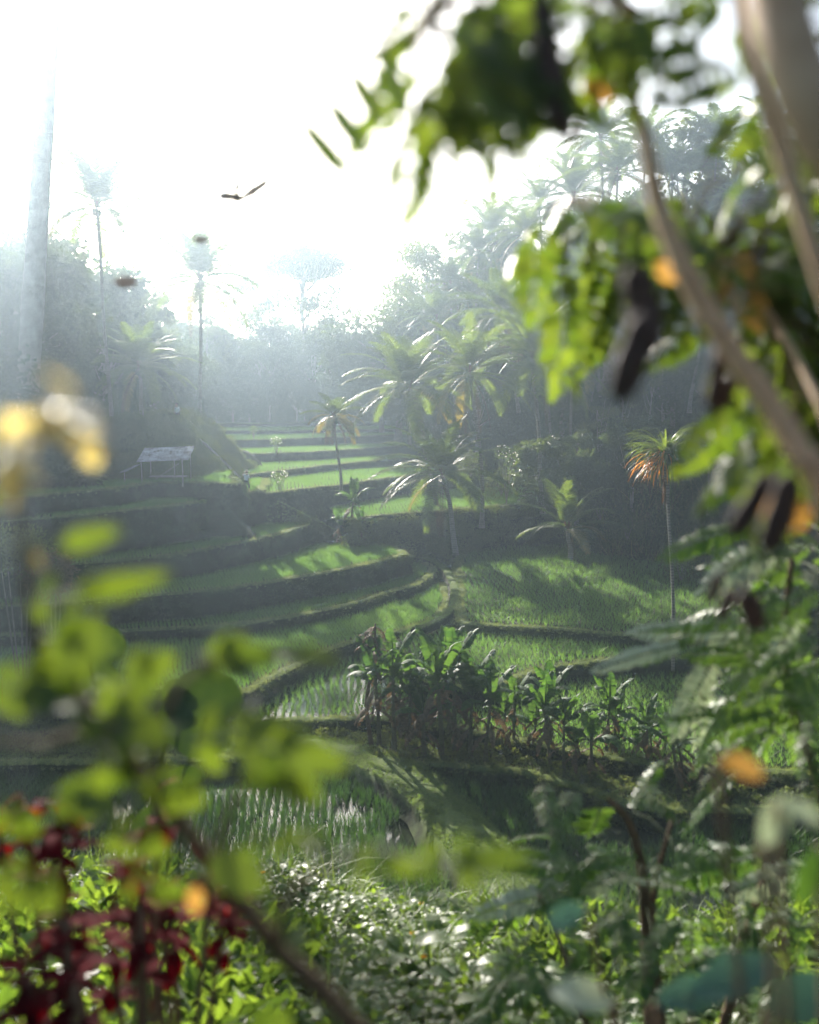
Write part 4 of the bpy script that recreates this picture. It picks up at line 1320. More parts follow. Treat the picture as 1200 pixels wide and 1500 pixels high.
def person(loc, rz, label, arm_up, stride, hat, sack, group=None, sc=1.0):
    e = empty('person', loc, rz); e.scale = (sc, sc, sc)
    tag(e, label, 'person', group)
    b = stride
    J = {'pel': ((0, 0, .90), (.14, .11)), 'wa': ((0, -.02, 1.06), (.125, .095)), 'ch': ((0, -.05, 1.26), (.155, .11)), 'sh': ((0, -.06, 1.39), (.12, .085)), 'nk': ((0, -.08, 1.46), .055),
         'jaw': ((0, -.115, 1.545), (.07, .08)), 'eye': ((0, -.11, 1.62), (.08, .098)), 'crn': ((0, -.09, 1.70), (.068, .08)),
         'hipL': ((.10, 0, .87), .10), 'knL': ((.11, -.22 * b, .49), .065), 'anL': ((.11, -.18 * b + .02, .10), .042), 'heL': ((.11, -.16 * b + .03, .045), .04), 'toL': ((.12, -.18 * b - .16, .035), (.045, .03)),
         'hipR': ((-.10, 0, .87), .10), 'knR': ((-.11, .08 * b, .48), .065), 'anR': ((-.11, .34 * b, .13), .042), 'heR': ((-.11, .37 * b, .08), .04), 'toR': ((-.12, .24 * b - .04, .035), (.045, .03)),
         'slL': ((.19, -.05, 1.37), .06), 'elL': ((.25, .0, 1.10), .045), 'wrL': ((.27, -.14, .88), .032), 'paL': ((.27, -.17, .80), (.028, .04)),
         'slR': ((-.19, -.05, 1.37), .06)}
    if arm_up:
        J |= {'elR': ((-.42, -.10, 1.45), .045), 'wrR': ((-.22, -.16, 1.62), .032), 'paR': ((-.16, -.17, 1.67), (.028, .04))}
    else:
        J |= {'elR': ((-.25, .03, 1.10), .045), 'wrR': ((-.24, -.12, .90), .032), 'paR': ((-.24, -.16, .83), (.028, .04))}
    E = [('pel', 'wa'), ('wa', 'ch'), ('ch', 'sh'), ('sh', 'nk'), ('nk', 'jaw'), ('jaw', 'eye'), ('eye', 'crn')]
    for s in 'LR':
        E += [('pel', 'hip' + s), ('hip' + s, 'kn' + s), ('kn' + s, 'an' + s), ('an' + s, 'he' + s), ('an' + s, 'to' + s), ('sh', 'sl' + s), ('sl' + s, 'el' + s), ('el' + s, 'wr' + s), ('wr' + s, 'pa' + s)]
        pa = Vector(J['pa' + s][0]); d = (pa - Vector(J['wr' + s][0])).normalized()
        sd_ = d.cross(Vector((0, 1, .2))).normalized()
        for i, (o_, L) in enumerate(((-.03, .072), (-.01, .08), (.01, .076), (.03, .06))):
            k1, k2 = f'f{i}a{s}', f'f{i}b{s}'
            J[k1] = (tuple(pa + sd_ * o_ + d * .035), .009)
            J[k2] = (tuple(pa + sd_ * o_ * 1.15 + d * L + Vector((0, -.02, 0))), .008)
            E += [('pa' + s, k1), (k1, k2)]
        J['th' + s] = (tuple(pa - sd_ * .06 + d * .01 + Vector((0, -.02, 0))), .010)
        E.append(('pa' + s, 'th' + s))
    me = skin_mesh('body', J, E, [M['skin']])
    child('body', me, e)
    # face: nose, brow, mouth and ears as one small mesh on the head
    m = MB()
    m.tube([(0, -.205, 1.645), (0, -.232, 1.595), (0, -.205, 1.585)], [.010, .018, .012], 6)
    for s in (-1, 1): m.tube([(s * .082, -.10, 1.585), (s * .095, -.085, 1.62), (s * .085, -.09, 1.645)], [.010, .018, .012], 6)
    m.build('face', M['skin'], e)
    m = MB()
    for s in (-1, 1): m.tube([(s * .032 - .012, -.203, 1.625), (s * .032 + .012, -.203, 1.625)], .008, 6)
    m.tube([(-.022, -.196, 1.548), (.022, -.196, 1.548)], .006, 6)
    m.build('eyes_and_mouth', M['hair'], e)
    # shirt, trousers
    SJ = {'ch': ((0, -.045, 1.24), (.18, .135)), 'wa': ((0, -.015, 1.05), (.155, .125)), 'hem': ((0, 0, .78), (.19, .155)), 'sh': ((0, -.06, 1.385), (.14, .10)), 'nk': ((0, -.075, 1.43), (.075, .065)),
          'slL': ((.19, -.05, 1.37), .075), 'elL': ((.25, 0, 1.10), .062), 'slR': ((-.19, -.05, 1.37), .075), 'elR': (J['elR'][0], .062)}
    child('shirt', skin_mesh('shirt', SJ, [('ch', 'wa'), ('wa', 'hem'), ('ch', 'sh'), ('sh', 'nk'), ('sh', 'slL'), ('slL', 'elL'), ('sh', 'slR'), ('slR', 'elR')], [M['white_cloth']]), e)
    TJ = {'pel': ((0, 0, .90), (.155, .125))}
    TE = []
    for s in 'LR':
        TJ['h' + s] = (J['hip' + s][0], .115); TJ['k' + s] = (J['kn' + s][0], .085)
        a_ = Vector(J['kn' + s][0]).lerp(Vector(J['an' + s][0]), .45); TJ['c' + s] = (tuple(a_), .07)
        TE += [('pel', 'h' + s), ('h' + s, 'k' + s), ('k' + s, 'c' + s)]
    child('trousers', skin_mesh('trousers', TJ, TE, [M['dark_cloth']]), e)
    if hat:
        m, V = MB(), []
        R = [(.0, 1.83), (.05, 1.82), (.10, 1.77), (.115, 1.70), (.13, 1.685), (.26, 1.645), (.265, 1.635), (.12, 1.675)]
        for r_, z_ in R: V += [(r_ * cos(2 * pi * j / 20), -.10 + r_ * sin(2 * pi * j / 20), z_) for j in range(20)]
        m.add(V, [(i * 20 + j, i * 20 + (j + 1) % 20, i * 20 + 20 + (j + 1) % 20, i * 20 + 20 + j) for i in range(7) for j in range(20)])
        m.build('hat', M['straw'], e)
    else:
        child('hair', skin_mesh('hair', {'a': ((0, -.075, 1.67), (.088, .10)), 'b': ((0, -.06, 1.73), (.07, .085)), 'c': ((0, -.02, 1.60), (.075, .05))}, [('a', 'b'), ('a', 'c')], [M['hair']]), e)
    return e


fp = at_z(361, 721.5, -6.55)
person((fp.x, fp.y, -6.52), radians(50), 'farmer in straw hat and white shirt with one arm raised on the terrace rim', True, 1.0, True, True, sc=.92)
sk = skin_mesh('sack', {'a': ((0, 0, .55), .16), 'b': ((.02, 0, .30), .19), 'c': ((.0, 0, .08), .15), 'd': ((0, 0, .70), .06)}, [('a', 'b'), ('b', 'c'), ('a', 'd')], [M['white_cloth']])
o = bpy.data.objects.new('sack', sk); COL.objects.link(o); o.location = (fp.x - .42, fp.y + .1, -6.55); o.rotation_euler = (0, .15, 0)
tag(o, 'white cloth sack standing beside the farmer on the terrace rim', 'sack')
wp_ = at_d(261, 642, 84)
zt_ = max(gz(wp_.x, wp_.y), wp_.z)
person((wp_.x, wp_.y, zt_), radians(-30), 'worker in a white shirt with bare dark hair standing on the mound top', False, .3, False, False)
#PART3
# ------------------------------------------------------------------ foreground: overhanging tree at the top right
CAMV = Vector((0, 0, 0))


def face(p, tilt=.5):
    """a normal roughly towards the viewer's side, tilted at random"""
    return (-Vector(p).normalized() + Vector((random.uniform(-1, 1), random.uniform(-1, 1), random.uniform(-.4, 1))) * tilt).normalized()


def leaf_px(b, a, c, d0, d1, wpx, mi=0, tilt=.5, curl=.4, wav=.06, fold=.12, segs=7, wide=.6):
    p, q = at_d(a[0], a[1], d0), at_d(c[0], c[1], d1)
    L = (q - p).length
    b.oval(p, q - p, face(p, tilt), L * (1 + curl * .06), wpx * (d0 + d1) / 2 / F, mi, segs, fold, curl, wav, 0, wide)
    return p, q


def pinnate(b, base, A, N, L, pairs, ll, lw, mi=0, smi=None, curl=.5, hang=.25, terminal=True):
    """compound leaf: a thin stalk with paired leaflets"""
    A = Vector(A).normalized(); N = Vector(N)
    B = A.cross(N).normalized(); N = B.cross(A)
    segs, P, ang = pairs + 2, [Vector(base)], 0
    for i in range(segs):
        ang += curl / segs
        P.append(P[-1] + (A * cos(ang) - N * sin(ang)) * (L / segs))
    b.tube(P, [max(.0006, .0016 * L / .25 * (1 - .7 * i / segs)) for i in range(segs + 1)], 4, mi if smi is None else smi, False)
    for i in range(1, segs + 1):
        t = i / segs
        d = (P[i] - P[i - 1]).normalized()
        s = sin(pi * (.18 + .72 * t)) ** .6
        for sg in (1, -1):
            D = B * sg + d * random.uniform(.25, .6) - N * hang * random.uniform(.3, 1.7)
            b.oval(P[i] + d * random.uniform(-.1, .1) * L / segs, D, N + B * sg * random.uniform(-.5, .3) + d * random.uniform(-.3, .3), ll * s * random.uniform(.85, 1.15), lw * s * random.uniform(.85, 1.15), mi, 4, .12, random.uniform(0, .6))
    if terminal: b.oval(P[-1], d, N, ll * .8, lw * .8, mi, 4, .12, .3)


e = empty('overhanging_tree', (1.75, 1.7, gz(1.75, 1.7)))
tag(e, 'blurred close tree arching in from the right with tan branches, green leaflets and dark pods', 'tree')
O = Vector(e.location)
tr = MB()


def branch(pts, wpx, mi=0, n=12):
    P = spline([at_d(x, y, d) - O for x, y, d in pts], .03)
    D = [q[2] for q in pts]
    k = len(P)
    R = [float(np.interp(i / (k - 1), np.linspace(0, 1, len(wpx)), wpx)) * float(np.interp(i / (k - 1), np.linspace(0, 1, len(D)), D)) / F / 2 * (1 + .07 * sin(i * .9) * sin(i * .37)) for i in range(k)]
    tr.tube(P, R, n, mi)
    return [p + O for p in P]


B1 = branch([(880, 40, 1.45), (915, 118, 1.42), (945, 200, 1.4), (962, 290, 1.36), (1000, 390, 1.32), (1060, 495, 1.28), (1120, 580, 1.25), (1170, 660, 1.22), (1230, 770, 1.2), (1400, 1300, 1.35), (1560, 2000, 1.6), (2060, 2330, 1.7)], [14, 28, 36, 42, 52, 62, 66, 70, 75, 80, 90, 110])
B2 = branch([(1080, -260, .95), (1125, -60, .84), (1160, 80, .78), (1212, 200, .76), (1320, 340, .78), (1520, 800, .95), (1700, 1500, 1.3), (2060, 2330, 1.7)], [70, 90, 105, 100, 95, 100, 105, 110])
B3 = branch([(1075, -40, 1.3), (1092, 70, 1.3), (1120, 150, 1.28), (1180, 330, 1.25), (1260, 560, 1.22), (1400, 1000, 1.3)], [16, 22, 26, 30, 34, 40])
B4 = branch([(930, 20, 1.44), (860, -20, 1.4), (760, -30, 1.35), (640, 10, 1.3), (600, 60, 1.12)], [20, 16, 13, 8, 4])
B5 = branch([(1290, 900, 1.25), (1220, 640, 1.6), (1140, 480, 1.9), (1050, 370, 2.05), (940, 315, 2.05), (830, 300, 2.0)], [16, 13, 11, 9, 7, 4])
tr.build('trunk', M['bark_tan'], e)
cn = MB()
ANCH = B1 + B3 + B4 + B5


def spray(px, py, d, k, sx, sy, L=.115, pairs=5, ll=.038, lw=.020, mi=0, down=.3):
    for _ in range(k):
        p = at_d(px + random.gauss(0, sx), py + random.gauss(0, sy), d * random.uniform(.92, 1.1))
        a = min(ANCH, key=lambda q: (q - p).length)
        D = (p - a).normalized() + Vector((random.uniform(-1, 1), random.uniform(-.6, .6), random.uniform(-.9, .6) - down)) * .9
        pinnate(cn, p - O, D, face(p, .9) + Vector((0, 0, .6)), L * random.uniform(.7, 1.2), pairs, ll, lw, mi if random.random() > .004 else 1, None, .6)
        if (p - a).length < .5: cn.tube([a - O, (a + p) / 2 - O + Vector((0, 0, .02)), p - O], .0018, 4, 2, False)


spray(700, 20, 1.35, 13, 45, 26); spray(675, 100, 1.3, 9, 32, 30); spray(830, 10, 1.4, 12, 46, 22); spray(925, 40, 1.4, 10, 36, 32); spray(770, 80, 1.35, 6, 30, 22); spray(1075, 50, 1.3, 5, 26, 36)
spray(640, 55, 1.25, 7, 24, 20, down=.6); spray(610, 110, 1.2, 4, 14, 18, down=.6)
Q = dict(L=.17, pairs=5, ll=.055, lw=.029)
spray(800, 330, 2.0, 3, 18, 16, **Q); spray(880, 300, 2.0, 8, 36, 26, **Q); spray(950, 350, 2.05, 14, 40, 42, **Q); spray(880, 420, 2.0, 4, 20, 22, **Q)
spray(1080, 340, 2.1, 26, 46, 46, **Q); spray(1130, 440, 2.1, 30, 44, 60, **Q); spray(1170, 300, 2.0, 14, 34, 50, **Q); spray(1175, 570, 2.0, 20, 30, 55, **Q); spray(1110, 210, 1.9, 5, 20, 45, **Q); spray(1155, 480, 2.0, 8, 36, 60, **Q)
spray(1120, 660, 1.8, 5, 30, 24, **Q)
for a, c in (((557, 74), (600, 180)), ((510, 98), (565, 186)), ((474, 138), (546, 236)), ((434, 168), (518, 268))):
    q = leaf_px(MB(), a, c, 1.12, 1.1, 46)
    p, q = at_d(a[0], a[1], 1.12) - O, at_d(c[0], c[1], 1.1) - O
    cn.oval(p, q - p, face(p + O, .12), (q - p).length, 33 * 1.1 / F, 4, 8, .05, .1, .05, 0, .6)
cn.tube([at_d(x, y, 1.12) - O for x, y in ((606, 48), (560, 70), (510, 96), (474, 136), (434, 166))], .003, 5, 2, False)
for x, y, d, w in ((960, 385, 1.5, 30), (855, 118, 1.4, 34), (1112, 725, 1.2, 60)):
    leaf_px2 = (x + w, y + w * .6)
    p, q = at_d(x, y, d) - O, at_d(x + w, y + w * .7, d) - O
    cn.oval(p, q - p, face(p + O, .3), (q - p).length * 1.3, w * d / F, 1, 6, .1, .5, .05)
for i in range(9):
    p = at_d(660 + i * 9 + random.uniform(-5, 5), 186 + random.uniform(-10, 14), 1.5) - O
    cn.oval(p, (random.uniform(-1, 1), 0, random.uniform(-.8, .2)), face(p + O, .4), .03, .011, 3, 4)
cn.build('foliage', [M['canopy'], M['orange_leaf'], M['stem_brown'], M['pod'], M['tree_a']], e)


def pod(pts, wpx, d):
    m = MB()
    P = spline([at_d(x, y, d) - O for x, y in pts], .012)
    k = len(P)
    V = []
    for i, p in enumerate(P):
        t = (P[min(i + 1, k - 1)] - P[max(i - 1, 0)]).normalized()
        sd_ = t.cross(Vector((0.25, 1, .1))).normalized(); nn = sd_.cross(t)
        u = i / (k - 1)
        w = wpx * d / F / 2 * (min(1, u * 5 + .12)) * (min(1, (1 - u) * 6 + .2)) * (1 + .08 * sin(i * 1.7))
        h = w * .35
        V += [p + sd_ * w * cos(a) + nn * h * sin(a) * (1 + .25 * sin(i * 1.7)) for a in [2 * pi * j / 10 for j in range(10)]]
    m.add(V, [(i * 10 + j, i * 10 + (j + 1) % 10, i * 10 + 10 + (j + 1) % 10, i * 10 + 10 + j) for i in range(k - 1) for j in range(10)] + [tuple(range(9, -1, -1)), tuple(range((k - 1) * 10, k * 10))])
    s = P[0]; a = min(ANCH, key=lambda q: (q - (s + O)).length) - O
    if (a - s).length < .6: m.tube([s, (a + s) / 2 + Vector((0, 0, .01)), a], .0016, 5)
    m.build('seed_pod', M['pod'], e)


for pts, w, d in (([(792, -20), (800, 60), (815, 140), (832, 215)], 34, 1.25), ([(925, 385), (940, 440), (952, 520)], 50, 1.15), ([(950, 455), (928, 520), (905, 590)], 46, 1.12), ([(1062, 500), (1052, 550), (1042, 602)], 26, 1.3),
                  ([(1078, 545), (1066, 575), (1050, 605)], 22, 1.3), ([(1160, 690), (1145, 750), (1122, 812)], 44, 1.15), ([(1128, 690), (1108, 730), (1070, 790)], 34, 1.2), ([(1056, 838), (1048, 860), (1036, 886)], 18, 1.6),
                  ([(1075, 860), (1064, 885), (1054, 912)], 20, 1.6), ([(1090, 862), (1100, 890), (1112, 925)], 34, 1.5), ([(840, 130), (852, 175), (842, 215)], 12, 1.5)):
    pod(pts, w, d)

# ------------------------------------------------------------------ foreground: broad leaved shrub at the left
e = empty('broad_leaved_shrub', (.32, 1.35, gz(.32, 1.35)))
tag(e, 'large blurred green shrub leaning in from the lower left with broad leaves', 'shrub')
O = Vector(e.location)
st, lf = MB(), MB()
stems = []


def stem(pts, w0, w1):
    P = spline([at_d(x, y, d) - O for x, y, d in pts], .03)
    k = len(P)
    st.tube(P, [(w0 + (w1 - w0) * i / (k - 1)) / 2 * pts[0][2] / F * (1 + .06 * sin(i * 1.3)) for i in range(k)], 9)
    stems.extend(P)


stem([(940, 2350, 1.38), (700, 1750, 1.3), (512, 1495, 1.25), (405, 1388, 1.2), (320, 1276, 1.18), (229, 1160, 1.15), (150, 1060, 1.12), (60, 960, 1.1)], 50, 16)
stem([(320, 1276, 1.18), (330, 1200, 1.1), (380, 1120, 1.05)], 18, 6)
stem([(229, 1160, 1.15), (240, 1050, 1.1), (300, 975, 1.1), (430, 955, 1.1)], 16, 4)
stem([(405, 1388, 1.2), (430, 1300, 1.1), (520, 1255, 1.05)], 16, 4)
stem([(60, 960, 1.1), (40, 860, 1.0), (30, 720, .95), (60, 640, .92)], 14, 4)
stem([(150, 1060, 1.12), (60, 1090, 1.05), (-40, 1080, 1)], 14, 5)


def add_leaf(a, c, d, w, mi=0, tilt=.45, wav=.10, curl=.5):
    """a compound leaf along the line a-c: an end leaflet and pairs of unequal, notched side leaflets"""
    p, q = at_d(a[0], a[1], d) - O, at_d(c[0], c[1], d * random.uniform(.93, 1.07)) - O
    L, W_ = (q - p).length, w * d / F
    A = (q - p).normalized()
    if w < 38:
        lf.oval(p, q - p, face(p + O, tilt), L * 1.04, W_, mi, 9, .14, curl, wav, 0, .4)
    else:
        B = A.cross(-(p + O).normalized()).normalized()
        lf.oval(p + A * L * .45, A, face(p + O, tilt), L * .62, W_ * .62, mi, 9, .16, curl, wav, 0, .4)
        for t, s, k in ((.12, 1, .8), (.2, -1, .85), (.42, 1, .8), (.5, -1, .75)):
            lf.oval(p + A * L * t * random.uniform(.8, 1.2), B * s + A * random.uniform(.3, 1.0), face(p + O, tilt * 1.6), W_ * k * random.uniform(.6, .95), W_ * .42 * random.uniform(.7, 1.15), mi, 8, .16, random.uniform(.1, .9), wav, 0, .4)
        lf.tube([p, p + A * L * .3, p + A * L * .6], .0015, 4, 2, False)
    s = min(stems, key=lambda z: (z - p).length)
    if (s - p).length < .45: lf.tube([s, (s + p) / 2 + Vector((0, 0, .015)), p], .0022, 5, 2, False)


for a, c, d, w, mi in [((88, 800), (168, 778), 1.0, 36, 0), ((30, 884), (220, 852), 1.0, 60, 0), ((280, 965), (398, 962), 1.1, 70, 0), ((300, 985), (360, 930), 1.1, 44, 0), ((400, 958), (485, 955), 1.1, 36, 0), ((170, 1010), (256, 965), 1.0, 74, 0),
                       ((330, 1080), (495, 1120), 1.0, 90, 0), ((350, 1110), (470, 1170), 1.0, 80, 0), ((340, 1060), (430, 1080), 1.05, 60, 0), ((280, 1090), (400, 1060), 1.1, 90, 0),  
                       ((120, 1040), (240, 1080), 1.1, 100, 0), ((70, 1165), (170, 1185), 1.0, 60, 0), ((-20, 1270), (90, 1330), .9, 90, 0), ((175, 1290), (280, 1310), 1.1, 50, 0), ((350, 1240), (465, 1225), 1.05, 48, 0),
                       ((500, 1262), (640, 1270), 1.0, 56, 0), ((600, 1262), (762, 1258), 1.0, 66, 0), ((440, 1225), (480, 1245), 1.05, 40, 0), ((60, 930), (150, 950), 1.0, 70, 0), ((-20, 1000), (80, 1030), 1.0, 80, 0), ((130, 1120), (220, 1130), 1.1, 80, 0),
                       ((150, 1220), (250, 1250), 1.1, 60, 0), ((-10, 1180), (60, 1220), 1.0, 60, 0), ((200, 1140), (300, 1180), 1.1, 70, 0), ((90, 960), (60, 1040), 1.05, 70, 0),
                       ((46, 820), (80, 828), 1.0, 30, 1),
                       ((285, 1298), (288, 1342), 1.2, 26, 3), ((120, 640), (150, 690), .95, 40, 1)]:
    add_leaf(a, c, d, w, mi)
YL = [(-30, 640), (10, 690), (40, 650), (60, 615), (100, 590), (140, 600), (150, 650)]
for k in range(30):
    u = random.uniform(0, 5.99); i_ = int(u); f_ = u - i_
    x_ = YL[i_][0] * (1 - f_) + YL[i_ + 1][0] * f_ + random.gauss(0, 9); y_ = YL[i_][1] * (1 - f_) + YL[i_ + 1][1] * f_ + random.gauss(0, 14)
    g_ = random.uniform(0, 6.3); l_ = random.uniform(24, 52)
    add_leaf((x_, y_), (x_ + l_ * cos(g_), y_ + l_ * .8 * sin(g_)), random.uniform(.7, .85), random.uniform(16, 30), 1, .8)
for _ in range(10):
    s = random.choice(stems[12:]) + O
    px, py = 600 + F * s.x / s.y, 0
    p = s + Vector((random.uniform(-.09, .05), random.uniform(-.05, .08), random.uniform(-.07, .05)))
    A = Vector((random.uniform(-1, 1), random.uniform(-.5, .5), random.uniform(-.6, .5)))
    if p.x > -.05 and p.z > -.75: continue
    lf.oval(p - O, A, face(p, .7), random.uniform(.05, .10), random.uniform(.035, .06), 0, 8, .14, .5, .1, 0, .4)
st.build('stem', M['stem_brown'], e)
lf.build('foliage', [M['shrub_fg'], M['shrub_yellow'], M['stem_green'], M['orange_leaf']], e)


# round leaved plant further down the bank
def round_leaf(b, c, N, r, mi=0):
    N = Vector(N).normalized(); A = N.cross(Vector((0.2, 0, 1))).normalized(); B = N.cross(A)
    V = [Vector(c)]
    for k in (1, 2, 3):
        for j in range(24):
            a = 2 * pi * j / 24; rr = r * k / 3 * (1 + (.03 * sin(a * 5) if k == 3 else 0)) * (1 - .45 * math.exp(-((a - pi) / .28) ** 2) * (k / 3))
            V.append(Vector(c) + A * rr * cos(a) + B * rr * sin(a) + N * (.16 * r * (k / 3) ** 2 + .05 * r * sin(a * 3) * k / 3))
    Fc = [(0, 1 + j, 1 + (j + 1) % 24) for j in range(24)]
    for k in (0, 1):
        Fc += [(1 + k * 24 + j, 25 + k * 24 + j, 25 + k * 24 + (j + 1) % 24, 1 + k * 24 + (j + 1) % 24) for j in range(24)]
    b.add(V, Fc, mi)


tb_ = at_d(200, 1300, 4.6)
e = empty('round_leaved_plant', (tb_.x, tb_.y, gz(tb_.x, tb_.y)))
tag(e, 'plant with big round backlit leaves standing behind the blurred left shrub', 'plant')
O = Vector(e.location)
lf, st = MB(), MB()
for (x, y, r, d, nx, nz) in ((133, 968, 58, 4.4, .2, .25), (300, 1045, 66, 4.6, -.15, .35), (262, 1018, 26, 4.7, .5, .2), (135, 1025, 30, 4.9, .2, .9), (270, 1150, 30, 4.8, .3, .3), (255, 1185, 34, 4.5, -.4, .3), (225, 1210, 30, 4.6, .1, .4)):
    c = at_d(x, y, d) - O
    round_leaf(lf, c, (nx, -1, nz), r * d / F)
    st.tube(spline([Vector((random.uniform(-.08, .08), random.uniform(-.08, .08), -.05)), c * .5 + Vector((random.uniform(-.1, .1), 0, .15)), c], .08), .008, 6)
lf.build('leaves', M['taro'], e); st.build('stem', M['stem_green'], e)


# dark red plants
def red_plant(px, py, d, n, label, spread):
    c = at_d(px, py, d)
    e = empty('red_leaved_plant', (c.x, c.y, gz(c.x, c.y)))
    tag(e, label, 'plant')
    O = Vector(e.location); lf, st = MB(), MB()
    for i in range(max(3, n // 14)):
        t = c + Vector((random.gauss(0, spread), random.gauss(0, .1), random.gauss(0, spread * .9))) - O
        st.tube(spline([Vector((random.uniform(-.1, .1), random.uniform(-.1, .1), -.05)), t * .6 + Vector((.03, 0, 0)), t], .1), .009, 6)
        for k in range(14):
            az = k * 2.4
            A = Vector((cos(az), sin(az), random.uniform(-.5, .9)))
            p = t + Vector((0, 0, random.uniform(-.16, .03)))
            lf.oval(p, A, Vector((-cos(az) * .3, -sin(az) * .3, 1)), random.uniform(.06, .12), random.uniform(.028, .05), 0, 6, .16, random.uniform(.3, 1.1), .08)
    lf.build('leaves', M['red'], e); st.build('stem', M['stem_brown'], e)


red_plant(45, 1195, 2.3, 56, 'dark red leaved plant at the left edge, upper of the red ones', .06)
red_plant(150, 1370, 2.2, 98, 'wide dark red leaved plant at the bottom left corner', .13)
red_plant(215, 1300, 2.6, 42, 'small dark red leaved plant near the brown slanting stem', .06)
red_plant(50, 1450, 2.0, 56, 'lowest dark red leaved plant in the bottom left corner', .10)


# feathery plants at the right
def feathery(name, base_px, d, label, fr, rnd, cat='shrub', trunk=None, mats=None, leaf=(.20, 13, .036, .013)):
    b0 = at_d(base_px[0], base_px[1], d)
    e = empty(name, (b0.x, b0.y, gz(b0.x, b0.y)))
    tag(e, label, cat)
    O = Vector(e.location); lf, st = MB(), MB(); S_ = []
    for pts, w0, w1 in trunk or []:
        P = spline([Vector((random.uniform(-.05, .05), random.uniform(-.05, .05), -.1))] + [at_d(x, y, q) - O for x, y, q in pts], .06)
        st.tube(P, [(w0 + (w1 - w0) * i / len(P)) / 2 * d / F for i in range(len(P))], 8)
        S_ += P
    for a, c, w, mi in fr:
        p, q = at_d(a[0], a[1], d) - O, at_d(c[0], c[1], d * random.uniform(.96, 1.04)) - O
        L = (q - p).length
        pinnate(lf, p, q - p, Vector((random.uniform(-.2, .2), -.75, .75)), L, max(10, int(L / .016)), w * d / F * .62, .013 * d / 2.2, mi, 3, .35, .15)
        s = min(S_, key=lambda z: (z - p).length)
        if (s - p).length < .8: lf.tube([s, (s + p) / 2 + Vector((0, 0, .02)), p], .003, 5, 3, False)
    for (px, py, sx, sy, k, mi) in rnd:
        for _ in range(k):
            p = at_d(px + random.gauss(0, sx), py + random.gauss(0, sy), d * random.uniform(.9, 1.15)) - O
            s = min(S_, key=lambda z: (z - p).length)
            D = (p - s).normalized() * .6 + Vector((random.uniform(-1, 1), random.uniform(-.7, .5), random.uniform(-.5, .4)))
            pinnate(lf, p, D, Vector((random.uniform(-.5, .5), random.uniform(-.8, .1), 1)), leaf[0] * random.uniform(.7, 1.25), leaf[1], leaf[2], leaf[3], mi if random.random() > .05 else 1, 3, random.uniform(.3, 1.0), .2)
            if (s - p).length < .6: lf.tube([s, (s + p) / 2 + Vector((0, 0, .02)), p], .0022, 4, 3, False)
    st.build('stem', M['stem_brown'], e)
    lf.build('foliage', mats or [M['pinnate'], M['pale_sheen'], M['orange_leaf'], M['stem_green']], e)
    return e


M['pale_sheen'] = leaf_mat('pale_sheen_leaf', (.18, .225, .15), (.32, .37, .28), (1.8, 1.8, 1.3), .3, .45, .5, 4)  # sky sheen on glossy leaves, put into a paler leaf colour
M['teal_leaf'] = leaf_mat('blue_green_leaf', (.03, .075, .055), (.05, .11, .085), (2.6, 2.8, 2.0), .3, .35, .5, 4)
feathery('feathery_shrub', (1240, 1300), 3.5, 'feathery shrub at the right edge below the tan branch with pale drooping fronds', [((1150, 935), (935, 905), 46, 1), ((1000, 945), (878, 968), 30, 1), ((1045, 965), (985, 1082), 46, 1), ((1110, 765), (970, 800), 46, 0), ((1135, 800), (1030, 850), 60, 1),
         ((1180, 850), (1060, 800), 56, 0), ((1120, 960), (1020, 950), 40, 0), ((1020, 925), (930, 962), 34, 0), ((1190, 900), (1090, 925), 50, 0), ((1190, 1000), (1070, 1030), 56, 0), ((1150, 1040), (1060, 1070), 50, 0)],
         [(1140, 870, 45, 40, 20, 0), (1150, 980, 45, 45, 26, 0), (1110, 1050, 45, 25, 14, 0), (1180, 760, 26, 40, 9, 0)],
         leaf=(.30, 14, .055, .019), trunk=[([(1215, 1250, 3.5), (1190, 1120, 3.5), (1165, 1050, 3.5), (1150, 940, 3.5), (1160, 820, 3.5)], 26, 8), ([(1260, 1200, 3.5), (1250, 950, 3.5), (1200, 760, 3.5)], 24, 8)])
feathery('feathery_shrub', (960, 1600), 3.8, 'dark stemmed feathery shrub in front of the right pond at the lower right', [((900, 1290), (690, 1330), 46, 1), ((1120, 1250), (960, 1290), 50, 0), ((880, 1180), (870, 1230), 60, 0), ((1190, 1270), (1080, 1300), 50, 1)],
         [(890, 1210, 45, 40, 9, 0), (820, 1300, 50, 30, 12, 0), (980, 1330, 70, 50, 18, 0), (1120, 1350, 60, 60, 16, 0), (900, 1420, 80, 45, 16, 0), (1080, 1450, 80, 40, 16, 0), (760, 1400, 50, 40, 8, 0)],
         leaf=(.30, 14, .055, .019), trunk=[([(960, 1500, 3.8), (948, 1350, 3.8), (938, 1260, 3.8), (920, 1200, 3.8), (890, 1170, 3.8)], 52, 5), ([(955, 1420, 3.8), (960, 1300, 3.82), (985, 1200, 3.85)], 26, 5), ([(1060, 1500, 3.8), (1090, 1380, 3.8), (1120, 1280, 3.8)], 24, 8), ([(860, 1500, 3.8), (820, 1380, 3.8), (790, 1310, 3.8)], 20, 6)])


